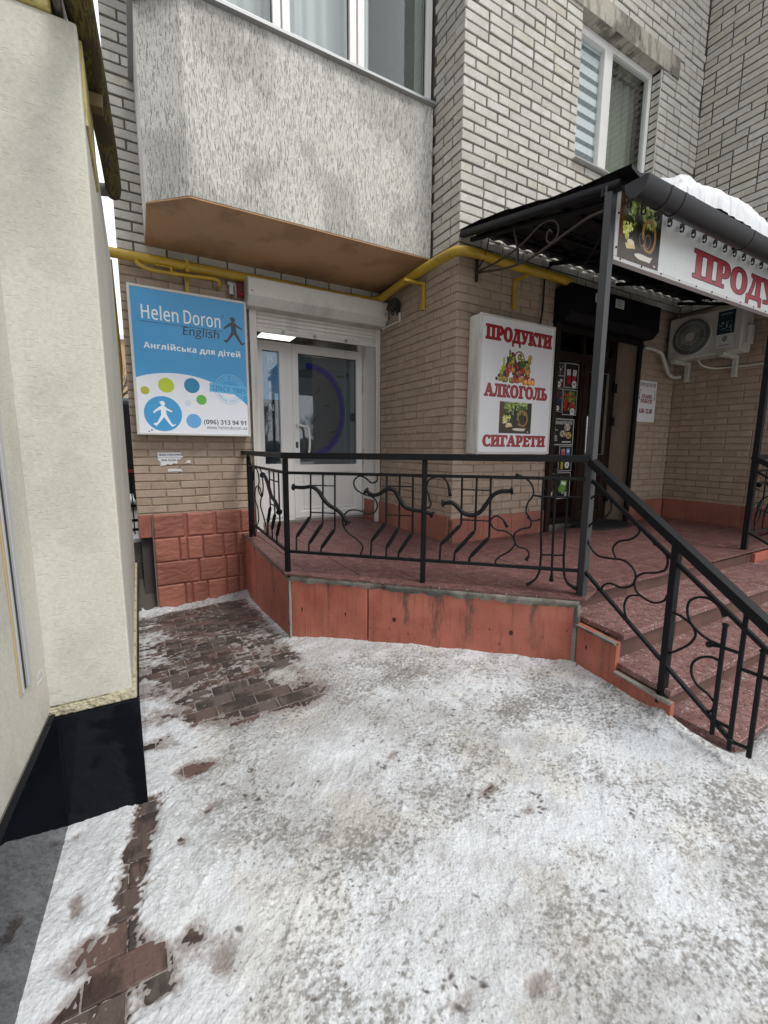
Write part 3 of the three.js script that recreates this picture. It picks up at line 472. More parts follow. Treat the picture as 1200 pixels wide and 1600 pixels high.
function stillLife(x, w, h) {
  let g = x.createLinearGradient(0, 0, w, h); g.addColorStop(0, '#3c2410'); g.addColorStop(0.5, '#2c2a10'); g.addColorStop(1, '#0c0a08'); x.fillStyle = g; x.fillRect(0, 0, w, h);
  for (let i = 0; i < 260; i++) { const c = ['#9ab63c', '#c4d85a', '#6d8c22', '#46601a', '#e2ecb0']; x.fillStyle = c[Math.floor(rnd() * 5)]; x.globalAlpha = rr(0.3, 0.9); x.beginPath(); x.ellipse(rr(0.14, 0.85) * w, Math.pow(rnd(), 1.5) * 0.42 * h, rr(0.012, 0.05) * w, rr(0.012, 0.04) * h, rnd() * 3, 0, 7); x.fill(); } x.globalAlpha = 1;
  x.fillStyle = '#5c3a18'; x.fillRect(0, 0, 0.13 * w, 0.72 * h); x.fillStyle = '#3a2410'; x.fillRect(0.05 * w, 0, 0.02 * w, 0.7 * h);
  x.strokeStyle = '#a0743a'; x.lineWidth = 0.05 * w; x.beginPath(); x.ellipse(0.72 * w, 0.52 * h, 0.15 * w, 0.24 * h, 0, 0, 7); x.stroke();
  x.fillStyle = '#10140c'; x.beginPath(); x.roundRect(0.43 * w, 0.26 * h, 0.11 * w, 0.46 * h, 0.03 * w); x.fill(); x.fillRect(0.463 * w, 0.1 * h, 0.045 * w, 0.2 * h);
  x.fillStyle = '#2a3a14'; x.beginPath(); x.ellipse(0.25 * w, 0.4 * h, 0.1 * w, 0.08 * h, 0, 0, 7); x.fill();
  for (const u of [0.56, 0.7]) { x.fillStyle = '#3a1014'; x.beginPath(); x.ellipse(u * w, 0.64 * h, 0.05 * w, 0.05 * h, 0, 0, 7); x.fill(); x.strokeStyle = 'rgba(230,225,210,.6)'; x.lineWidth = 2; x.beginPath(); x.ellipse(u * w, 0.6 * h, 0.06 * w, 0.1 * h, 0, 0, 7); x.stroke(); x.beginPath(); x.moveTo(u * w, 0.7 * h); x.lineTo(u * w, 0.82 * h); x.stroke(); }
  for (let i = 0; i < 50; i++) { x.fillStyle = ['#d6de6a', '#b8c244', '#eef0a8'][i % 3]; x.beginPath(); x.arc(rr(0.12, 0.33) * w, rr(0.44, 0.66) * h, rr(0.015, 0.03) * w, 0, 7); x.fill(); }
  for (let i = 0; i < 24; i++) { x.fillStyle = ['#1c1624', '#2c2238'][i % 2]; x.beginPath(); x.arc(rr(0.26, 0.38) * w, rr(0.54, 0.68) * h, 0.018 * w, 0, 7); x.fill(); }
  x.fillStyle = '#3c2a18'; x.beginPath(); x.moveTo(0, 0.68 * h); x.lineTo(w, 0.8 * h); x.lineTo(w, h); x.lineTo(0, h); x.fill();
  x.fillStyle = '#dcc48a'; x.beginPath(); x.moveTo(0.18 * w, 0.74 * h); x.lineTo(0.38 * w, 0.7 * h); x.lineTo(0.42 * w, 0.78 * h); x.lineTo(0.22 * w, 0.82 * h); x.fill(); x.fillStyle = '#e8d8b4'; x.beginPath(); x.ellipse(0.3 * w, 0.7 * h, 0.08 * w, 0.04 * h, 0, 0, 7); x.fill();
  x.fillStyle = '#ddd8cc'; x.beginPath(); x.moveTo(0.4 * w, 0.86 * h); x.bezierCurveTo(0.55 * w, 0.78 * h, 0.7 * w, 0.86 * h, 0.84 * w, 0.82 * h); x.lineTo(0.78 * w, 0.92 * h); x.bezierCurveTo(0.65 * w, 0.9 * h, 0.5 * w, 0.95 * h, 0.4 * w, 0.86 * h); x.fill();
  x.fillStyle = '#e8e4da'; x.fillRect(0.88 * w, 0.93 * h, 0.05 * w, 0.02 * h);
}
const RED = '#a8262e', REDK = '#5a1218', SLAB = 'bold #px serif';
{
  const s = thing('light_box_sign', 'white light box sign with red grocery lettering and food pictures', 'sign', [2.655, 1.357, ZS + 0.002]);
  const W = 0.94, H = 1.208, white = M([0.66, 0.66, 0.65], 0.4, { map: soilMap });
  part('housing', bx(0, W, 0, H, 0.0, 0.15, 0.006), white, s); part('frame', frameRect(-0.003, W + 0.003, -0.003, H + 0.003, 0.135, 0.162, 0.022), white, s);
  const tex = canvasTex(1000, 1285, (x, w, h) => {
    x.fillStyle = '#e8e9ee'; x.fillRect(0, 0, w, h);
    x.fillStyle = RED; fitText(x, 'ПРОДУКТИ', 0.045 * w, 0.975 * w, 0.155 * h, 122, SLAB, REDK, 22); fitText(x, 'АЛКОГОЛЬ', 0.055 * w, 0.95 * w, 0.572 * h, 114, SLAB, REDK, 20); fitText(x, 'СИГАРЕТИ', 0.05 * w, 0.96 * w, 0.955 * h, 106, SLAB, REDK, 18);
    x.save(); x.translate(0.2 * w, 0.215 * h); basket(x, 0.58 * w, 0.25 * h); x.restore();
    x.save(); x.translate(0.265 * w, 0.608 * h); x.beginPath(); x.rect(0, 0, 0.46 * w, 0.245 * h); x.clip(); stillLife(x, 0.46 * w, 0.245 * h); x.restore();
    for (let i = 0; i < 120; i++) { x.fillStyle = `rgba(70,65,55,${rr(0.02, 0.1)})`; x.beginPath(); x.arc(rnd() * w, rnd() * h, rr(0.5, 2.5), 0, 7); x.fill(); }
  });
  panelFace('printed_face', W - 0.036, H - 0.036, tex, s, 0.156).position.set(0.018, 0.018, 0);
  tmesh('power_cable', sweep([[3.46, 2.56, ZS + 0.06], [3.50, 2.62, ZS + 0.05], [3.545, 2.75, ZS + 0.03], [3.56, 2.88, ZS + 0.02], [3.57, 3.12, ZS + 0.03], [3.62, 3.17, ZS + 0.05]], 0.009, 8, 6), M([0.02, 0.02, 0.02], 0.5), 'black power cable rising from white light box sign', 'cable');
}
{
  const s = thing('opening_hours_sign', 'small white opening hours sign on wall right of shop door', 'sign', [5.278, 1.742, ZS + 0.002]);
  part('board', bx(0, 0.38, 0, 0.49, 0, 0.012), M([0.68, 0.68, 0.7], 0.4), s);
  const tex = canvasTex(380, 490, (x, w, h) => {
    x.fillStyle = '#e9e8ee'; x.fillRect(0, 0, w, h); x.fillStyle = '#17171c'; fitText(x, 'ПРОДУКТИ', 22, w - 22, 66, 40, SLAB);
    x.strokeStyle = '#22222a'; x.lineWidth = 8; x.lineCap = 'round'; for (const sx of [-1, 1]) { x.beginPath(); x.ellipse(w / 2, 160, 165, 110, 0, sx > 0 ? -0.5 : Math.PI - 0.4, sx > 0 ? 0.4 : Math.PI + 0.5); x.stroke(); x.beginPath(); x.arc(w / 2 + sx * 160, 212, 9, 0, 7); x.stroke(); }
    x.fillStyle = '#7c1a2c'; fitText(x, 'ГРАФІК', 75, w - 85, 208, 42, SLAB, '#7c1a2c', 12); fitText(x, 'РОБОТИ', 60, w - 75, 262, 42, SLAB, '#7c1a2c', 12); fitText(x, '8.00 - 21.00', 45, w - 60, 385, 52, SLAB, '#7c1a2c', 14);
  });
  panelFace('printed_face', 0.376, 0.486, tex, s, 0.0132).position.set(0.002, 0.002, 0);
}
// torn paper notices on the beige bricks
{
  const paper = (name, label, pts, z, tex) => {
    const s = new THREE.Shape(pts.map(([a, b]) => new THREE.Vector2(a, b))); const g = new THREE.ExtrudeGeometry(s, { depth: 0.0012, bevelEnabled: false });
    const p = g.attributes.position, uv = g.attributes.uv; let x0 = 9, x1 = -9, y0 = 9, y1 = -9; for (const [a, b] of pts) { x0 = Math.min(x0, a); x1 = Math.max(x1, a); y0 = Math.min(y0, b); y1 = Math.max(y1, b); }
    for (let i = 0; i < p.count; i++) uv.setXY(i, (p.getX(i) - x0) / (x1 - x0), (p.getY(i) - y0) / (y1 - y0));
    g.translate(0, 0, z); return tmesh(name, g, M(tex ? 0xffffff : [0.68, 0.68, 0.68], 0.85, { map: tex || null }), label, 'notice');
  };
  const t = canvasTex(256, 160, (x, w, h) => { x.fillStyle = '#dcdde0'; x.fillRect(0, 0, w, h); x.fillStyle = '#23304c'; fitText(x, 'ВАШ ЕЛЕКТРИК', 16, 246, 42, 24, 'bold #px sans-serif'); x.fillRect(0, 62, w, 4); fitText(x, '096 9230-42', 34, 226, 106, 24, 'bold #px sans-serif'); for (let i = 0; i < 80; i++) { x.fillStyle = 'rgba(120,110,100,.2)'; x.fillRect(rnd() * w, rnd() * h, rr(2, 20), rr(1, 3)); } });
  paper('paper_notice', 'torn white electrician notice pasted under blue sign', [[0.156, 1.35], [0.155, 1.28], [0.178, 1.262], [0.172, 1.225], [0.215, 1.228], [0.235, 1.242], [0.262, 1.232], [0.29, 1.248], [0.315, 1.24], [0.33, 1.272], [0.352, 1.29], [0.375, 1.312], [0.352, 1.326], [0.358, 1.35]], ZD + 0.003, t);
  paper('paper_scrap', 'small torn white paper scrap beside electrician notice', [[0.388, 1.24], [0.402, 1.27], [0.428, 1.281], [0.438, 1.262], [0.425, 1.244], [0.405, 1.25]], ZD + 0.003);
  paper('paper_scrap', 'narrow white paper strip below electrician notice', [[0.232, 1.168], [0.236, 1.196], [0.35, 1.194], [0.36, 1.168], [0.3, 1.172]], ZD + 0.003);
}

// ---------------------------------------------------------------- gas pipes, lamps and small fittings
const yellow = M([0.52, 0.35, 0.035], 0.42, { map: soilMap });
{
  const g = thing('gas_pipe', 'thick yellow gas pipe running along wall under balcony and round the pier', 'pipe');
  const z = ZD + 0.1, y = 3.005, xs = XP - 0.105, zs = ZS + 0.13;
  part('pipe', sweep([[-1.6, y, z], [0, y, z], [1.2, y + 0.004, z], [xs - 0.12, y + 0.008, z], [xs - 0.03, y + 0.008, z + 0.03], [xs, y + 0.01, z + 0.12], [xs, y + 0.025, -4], [xs, y + 0.03, zs - 0.14], [xs + 0.035, y + 0.03, zs - 0.035], [xs + 0.13, y + 0.028, zs], [3, y + 0.02, zs], [3.80, y + 0.015, zs], [3.88, y + 0.01, zs - 0.04], [3.9, y + 0.01, ZS - 0.05]], 0.04, 14, 4), yellow, g);
  for (const x of [-0.04, xs - 0.13]) part('weld_collar', new THREE.TorusGeometry(0.0405, 0.004, 6, 20).rotateY(Math.PI / 2).translate(x, y + (x > 1 ? 0.008 : 0), z), yellow, g);
  const br = part('wall_bracket', merge([bx(0.472, 0.508, 2.72, 3.045, z - 0.075, z - 0.05), bx(0.472, 0.508, 2.95, 2.964, z - 0.06, z + 0.045), bx(0.478, 0.502, 2.964, 3.05, z + 0.04, z + 0.046)]), yellow, g); void br;
  part('wall_bracket', merge([bx(XP - 0.025, XP - 0.002, 2.73, 2.975, -3.72, -3.675), bx(XP - 0.24, XP - 0.002, 2.955, 2.978, -3.722, -3.673)]), yellow, g);
  part('wall_bracket', merge([bx(3.155, 3.19, 2.70, 2.97, ZS + 0.002, ZS + 0.025), bx(3.155, 3.19, 2.945, 2.967, ZS + 0.026, zs + 0.045)]), yellow, g);
  const b = thing('branch_pipe', 'thin yellow branch gas pipe curving below the thick pipe over blue sign', 'pipe');
  part('pipe', sweep([[0.085, 2.985, z], [0.098, 2.955, z + 0.02], [0.14, 2.925, z + 0.03], [0.2, 2.912, z + 0.03], [0.4, 2.915, z + 0.03], [0.6, 2.925, z + 0.03], [0.7, 2.932, z + 0.03], [0.752, 2.925, z + 0.025], [0.765, 2.90, z], [0.762, 2.892, z - 0.1]], 0.0165, 10, 4), yellow, b);
  const v = part('valve', merge([new THREE.CylinderGeometry(0.021, 0.021, 0.05, 8).rotateZ(Math.PI / 2).translate(0.385, 2.915, z + 0.03), new THREE.CylinderGeometry(0.012, 0.012, 0.035, 8).translate(0.36, 2.94, z + 0.035)]), yellow, b);
  part('lever', bx(0.235, 0.37, 2.952, 2.962, z + 0.025, z + 0.047), yellow, v);
}
{
  const f = thing('floodlight', 'small black floodlight on beige pier beside shutter box', 'lamp', [XP - 0.075, 2.87, -4.17]);
  const blk = M([0.025, 0.025, 0.027], 0.5);
  part('housing', new RoundedBoxGeometry(0.05, 0.11, 0.14, 2, 0.012).rotateZ(-0.35).translate(-0.005, 0.03, 0), blk, f);
  part('lens', bx(-0.034, -0.028, -0.01, 0.075, -0.055, 0.055, 0).rotateZ(-0.35), M([0.35, 0.36, 0.36], 0.15), f);
  for (let k = 0; k < 5; k++) part('cooling_fin', bx(0.02, 0.036, -0.02, 0.075, -0.055 + k * 0.026, -0.048 + k * 0.026, 0).rotateZ(-0.35), blk, f);
  part('sensor', new THREE.SphereGeometry(0.024, 12, 8).translate(-0.01, -0.06, 0.02), blk, f);
  part('mount', merge([bx(0.03, 0.07, -0.03, 0.0, -0.02, 0.02), bx(0.062, 0.072, -0.06, 0.05, -0.04, 0.04)]), blk, f);
  tmesh('cable_conduit', merge([bx(XP - 0.022, XP - 0.003, 2.735, 2.82, -4.14, -4.12), bx(XP - 0.022, XP - 0.003, 2.725, 2.745, -4.5, -4.12)]), M([0.6, 0.59, 0.57], 0.5), 'white cable trunking below small floodlight on pier', 'trunking');
  const a = thing('alarm_siren', 'dark red alarm siren in white edged box above blue sign', 'alarm', [0.965, 2.9, ZD + 0.003]);
  part('back_plate', bx(-0.05, 0.045, -0.07, 0.075, 0, 0.02), M([0.6, 0.58, 0.56], 0.5), a); part('body', bx(-0.036, 0.034, -0.066, 0.072, 0.02, 0.055, 0.008), M([0.16, 0.02, 0.025], 0.35), a); part('beacon', new THREE.SphereGeometry(0.03, 14, 10).scale(1, 0.6, 1).translate(0, -0.04, 0.055), M([0.4, 0.03, 0.05], 0.2), a);
  const c = thing('wall_sensor', 'small white sensor with hanging cable above blue sign', 'sensor', [0.878, 2.9, ZD + 0.003]);
  part('body', new THREE.CylinderGeometry(0.02, 0.024, 0.1, 14).translate(0, 0, 0.04), M([0.6, 0.6, 0.58], 0.4), c); part('bracket', bx(-0.03, 0.03, 0.03, 0.062, 0, 0.045), M([0.55, 0.55, 0.53], 0.5), c); part('cable', sweep([[0, -0.05, 0.04], [0.008, -0.075, 0.03], [-0.004, -0.1, 0.03], [0.004, -0.125, 0.06]], 0.005, 6, 4), M([0.1, 0.1, 0.1], 0.6), c);
}

// ---------------------------------------------------------------- shop entrance
const darkPlastic = MD([0.010, 0.009, 0.009], 0.45), brownDoor = MD([0.022, 0.012, 0.009], 0.4, 0.5);
{
  const d = grp('shop_door', building, 'dark brown glazed shop door with side window');
  const z = -3.44, xa = 3.86, xm = 4.53, xb = 5.235;
  part('frame', frameRect(xa, xb, PY, 2.79, z - 0.07, z, 0.07), brownDoor, d);
  part('mullion', bx(xm + 0.045, xm + 0.09, PY + 0.06, 2.73, z - 0.069, z + 0.006), brownDoor, d);
  part('transom_bar', bx(xa + 0.065, xb - 0.065, 2.40, 2.50, z - 0.068, z + 0.005), brownDoor, d);
  part('pane', bx(xa + 0.07, xm + 0.045, PY + 0.07, 2.40, z - 0.036, z - 0.032, 0), glass, d);
  part('pane', bx(xa + 0.07, xm + 0.045, 2.5, 2.72, z - 0.036, z - 0.032, 0), glass, d);
  part('pane', bx(xm + 0.09, xb - 0.07, 2.5, 2.72, z - 0.036, z - 0.032, 0), glass, d);
  part('leaf_frame', frameRect(xm + 0.086, xb - 0.065, PY + 0.03, 2.40, z - 0.05, z + 0.022, 0.085), brownDoor, d);
  part('rail', bx(xm + 0.16, xb - 0.14, 1.24, 1.34, z - 0.048, z + 0.02), brownDoor, d);
  part('pane', bx(xm + 0.165, xb - 0.145, 1.34, 2.32, z - 0.03, z - 0.026, 0), glass, d);
  part('lower_panel', bx(xm + 0.165, xb - 0.145, PY + 0.1, 1.24, z - 0.03, z - 0.005), brownDoor, d);
  part('glazing_bead', frameRect(xm + 0.165, xb - 0.14, 1.335, 2.325, z - 0.02, z + 0.012, 0.012, 0.002), M([0.25, 0.23, 0.2], 0.4), d);
  part('glazing_bead', frameRect(xm + 0.165, xb - 0.14, PY + 0.11, 1.24, z - 0.02, z + 0.012, 0.012, 0.002), M([0.06, 0.04, 0.03], 0.4), d);
  part('pull_handle', merge([sweep([[xm + 0.13, 1.36, z + 0.06], [xm + 0.13, 1.79, z + 0.06]], 0.014, 10), bx(xm + 0.12, xm + 0.14, 1.42, 1.44, z + 0.02, z + 0.06), bx(xm + 0.12, xm + 0.14, 1.7, 1.72, z + 0.02, z + 0.06)]), M([0.45, 0.45, 0.45], 0.25, { metalness: 0.9 }), d);
  for (const y of [1.75, 2.15, 0.8]) part('hinge', bx(xb - 0.085, xb - 0.03, y - 0.055, y + 0.055, z + 0.015, z + 0.05), darkPlastic, d);
  part('reveal', boxUV(bx(5.245, 5.262, PY, 2.72, z - 0.08, ZS - 0.012, 0)), tanBricks[0], d, 'beige plaster reveal'); part('reveal', boxUV(bx(3.815, 3.835, PY, 2.79, z - 0.08, ZS - 0.012, 0)), tanBricks[0], d);
  const sh = thing('display_shelf', 'dim shelf unit with goods inside the shop door', 'shelf', [4.55, PY, -5.3]);
  part('side_panel', bx(-0.6, -0.57, 0, 1.9, -0.3, 0), M([0.3, 0.26, 0.2], 0.7), sh); part('side_panel', bx(0.9, 0.93, 0, 1.9, -0.3, 0), M([0.3, 0.26, 0.2], 0.7), sh);
  for (let k = 0; k < 5; k++) { part('shelf_board', bx(-0.57, 0.9, 0.1 + k * 0.4, 0.125 + k * 0.4, -0.3, 0), M([0.35, 0.3, 0.24], 0.7), sh); for (let i = 0; i < 11; i++) part('packet', new RoundedBoxGeometry(0.1, rr(0.16, 0.28), 0.08, 1, 0.01).translate(-0.48 + i * 0.13, 0.235 + k * 0.4, -0.1), M([rr(0.1, 0.6), rr(0.1, 0.5), rr(0.05, 0.4)], 0.5), sh); }
}
{
  const r = thing('roller_shutter', 'black roller shutter box with slim guides over shop door', 'shutter');
  const z1 = ZS + 0.2;
  const s = new THREE.Shape(); s.moveTo(ZS + 0.002, 2.66); s.lineTo(z1 - 0.06, 2.66); s.lineTo(z1, 2.73); s.lineTo(z1, 2.99); s.lineTo(ZS + 0.002, 2.99);
  const g = new THREE.ExtrudeGeometry(s, { depth: 1.52, bevelEnabled: false }); g.rotateY(-Math.PI / 2); g.translate(5.26, 0, 0); part('housing', g, MD([0.006, 0.006, 0.008], 0.5, 0.35), r);
  part('guide', bx(3.748, 3.806, PY, 2.659, ZS + 0.002, ZS + 0.055), MD([0.02, 0.014, 0.012], 0.45), r); part('guide', bx(5.20, 5.262, PY, 2.659, ZS + 0.002, ZS + 0.035), darkPlastic, r);
  part('slat_edge', bx(3.807, 5.2, 2.60, 2.658, ZS + 0.018, ZS + 0.034), darkPlastic, r);
  const tex = canvasTex(128, 96, (x, w, h) => { x.fillStyle = '#c9c9c9'; x.fillRect(0, 0, w, h); x.fillStyle = '#222'; for (let i = 0; i < 4; i++) for (let k = 0; k < 9; k++) x.fillRect(14 + k * 11, 12 + i * 20, rr(5, 10), 9); });
  for (const [x, l] of [[4.10, 'small white label on black shutter box, behind the canopy post'], [4.43, 'small white label on black shutter box, right of the canopy post']]) { const m = tmesh('label_plate', bx(0, 0.145, 0, 0.085, 0, 0.002, 0), M(0xffffff, 0.6, { map: tex }), l, 'label'); m.position.set(x, 2.868, z1 + 0.001); }
}
// price posters on the side window
{
  const Z = -3.44 - 0.029;
  const poster = (x0, x1, y0, y1, label, draw) => {
    const w = x1 - x0, h = y1 - y0, W = 200, H = Math.round(200 * h / w);
    const tex = canvasTex(W, H, (x) => { x.fillStyle = '#0f0f10'; x.fillRect(0, 0, W, H); draw(x, W, H); x.strokeStyle = '#c4c2bd'; x.lineWidth = 7; x.strokeRect(3, 3, W - 6, H - 6); });
    const m = thing('price_poster', label, 'poster', [x0, y0, Z], 'posters on the shop side window');
    part('sheet', bx(0, w, 0, h, -0.001, 0.001, 0), M([0.5, 0.5, 0.5], 0.6), m); const f = new THREE.PlaneGeometry(w, h); f.translate(w / 2, h / 2, 0.0022); part('print', f, M(0xffffff, 0.5, { map: tex }), m);
  };
  const price = (x, W, H, t, u = 0.72, v = 0.82, r = 38) => { x.fillStyle = '#e6e6e6'; x.beginPath(); x.arc(W * u, H * v, r, 0, 7); x.fill(); x.fillStyle = '#16161c'; x.textAlign = 'center'; letters(x, t, W * u, H * v + 13, 38); };
  const cans = (x, W, H, c1, c2, n = 2) => { for (let i = 0; i < n; i++) { const cx = W * (0.3 + 0.4 * i / Math.max(1, n - 1)); x.save(); x.translate(cx, H * 0.55); x.rotate(0.08 * (i ? 1 : -1)); x.fillStyle = c2; x.fillRect(-W * 0.13, -H * 0.3, W * 0.26, H * 0.3); x.fillStyle = c1; x.fillRect(-W * 0.13, -H * 0.05, W * 0.26, H * 0.38); x.fillStyle = 'rgba(30,30,30,.5)'; for (let k = 0; k < 5; k++) x.fillRect(-W * 0.07, -H * 0.26 + k * H * 0.05, W * 0.14, 4); x.restore(); } };
  const food = (x, W, H, cols, n = 60) => { for (let i = 0; i < n; i++) { x.fillStyle = cols[Math.floor(rnd() * cols.length)]; x.globalAlpha = 0.9; x.beginPath(); x.ellipse(rr(0.12, 0.88) * W, rr(0.1, 0.85) * H, rr(6, 22), rr(5, 26), rnd() * 3, 0, 7); x.fill(); } x.globalAlpha = 1; };
  poster(4.155, 4.318, 2.235, 2.375, 'narrow price poster of pale packs, uppermost of the shop posters', (x, W, H) => { food(x, W, H, ['#cfcfcf', '#8a8a8a', '#444'], 18); });
  poster(4.155, 4.318, 2.095, 2.232, 'narrow price poster with red drinks priced 55', (x, W, H) => { cans(x, W, H, '#a01828', '#cfcfcf'); price(x, W, H, '55', 0.5, 0.7); });
  poster(4.326, 4.565, 2.11, 2.385, 'price poster of two red and white drinks priced 60', (x, W, H) => { cans(x, W, H, '#a3192b', '#d6d6d6'); price(x, W, H, '60', 0.72, 0.84, 34); });
  poster(4.155, 4.305, 1.83, 2.085, 'price poster of blue and orange snacks priced 95', (x, W, H) => { food(x, W, H, ['#24408c', '#b4642c', '#6c3a1c', '#2c2c34'], 30); price(x, W, H, '95', 0.55, 0.84); });
  poster(4.318, 4.565, 1.80, 2.09, 'price poster of red peppers with greens priced 75', (x, W, H) => { food(x, W, H, ['#a82418', '#cc3c20', '#5c7a2c', '#8aa04c'], 46); price(x, W, H, '75', 0.72, 0.86, 34); });
  poster(4.155, 4.545, 1.45, 1.755, 'black convenience food poster with dumpling pictures', (x, W, H) => { x.fillStyle = '#dcdcdc'; fitText(x, 'ПІВФАБРИКАТИ', 10, W - 16, 34, 20, 'bold #px sans-serif'); for (let i = 0; i < 7; i++) x.fillRect(14, 52 + i * 12, rr(20, 46), 5); for (const [u, v, c] of [[0.7, 0.32, '#d8d4c8'], [0.52, 0.56, '#c8c2b0'], [0.78, 0.62, '#d8b878']]) { x.fillStyle = c; x.beginPath(); x.ellipse(u * W, v * H, 26, 20, 0, 0, 7); x.fill(); x.fillStyle = 'rgba(80,50,30,.5)'; for (let k = 0; k < 8; k++) { x.beginPath(); x.arc(u * W + rr(-16, 16), v * H + rr(-12, 12), 5, 0, 7); x.fill(); } } x.fillStyle = '#dcdcdc'; x.fillRect(W * 0.5, H - 24, W * 0.4, 8); });
  poster(4.318, 4.545, 1.305, 1.44, 'small poster of pink and blue packets below food poster', (x, W, H) => { cans(x, W, H, '#c84c5c', '#e0a0a0', 1); x.fillStyle = '#3c74c4'; x.fillRect(W * 0.52, H * 0.15, W * 0.3, H * 0.7); x.fillStyle = '#cfe0f0'; x.fillRect(W * 0.58, H * 0.3, W * 0.18, H * 0.25); });
  poster(4.31, 4.545, 1.145, 1.29, 'small poster with yellow bottle priced 35', (x, W, H) => { x.fillStyle = '#b8a83c'; x.fillRect(W * 0.2, H * 0.2, W * 0.16, H * 0.65); price(x, W, H, '35', 0.66, 0.5, 34); });
  poster(4.285, 4.545, 0.815, 1.13, 'lowest wide poster with green label and chillies', (x, W, H) => { food(x, W, H, ['#a82418', '#d0d0c4', '#5c7a2c'], 16); x.save(); x.translate(W * 0.5, H * 0.55); x.rotate(0.25); x.fillStyle = '#6f9a4a'; x.fillRect(-W * 0.22, -H * 0.28, W * 0.44, H * 0.5); x.fillStyle = '#e6f0dc'; x.fillRect(-W * 0.15, -H * 0.2, W * 0.3, H * 0.12); x.restore(); price(x, W, H, '20', 0.78, 0.85, 26); });
  poster(4.155, 4.272, 0.84, 1.12, 'lowest narrow poster with orange pack priced 40', (x, W, H) => { food(x, W, H, ['#b4642c', '#d8b070', '#6c3a1c'], 24); price(x, W, H, '40', 0.5, 0.86, 44); });
}
// doormat
{
  const m = thing('doormat', 'black ribbed rubber half round doormat lying before shop door', 'doormat', [4.72, PY + 0.003, -3.13]);
  const blk = M([0.018, 0.018, 0.018], 0.75);
  part('base', new THREE.CylinderGeometry(0.42, 0.425, 0.008, 40).scale(1, 1, 0.62).translate(0, 0.004, 0), blk, m);
  const bars = []; for (let i = -9; i <= 9; i++) { const a = i * 0.042, L = Math.sqrt(Math.max(0, 0.16 - a * a)); if (L > 0.05) bars.push(bx(a - 0.007, a + 0.007, 0.008, 0.018, -L * 0.61, L * 0.61, 0)); if (L > 0.05 && Math.abs(a) < 0.25) bars.push(bx(-L * 0.98, L * 0.98, 0.008, 0.0165, a - 0.006, a + 0.006, 0)); }
  const r = part('ribs', merge(bars), blk, m); r.userData.kind = 'stuff';
}
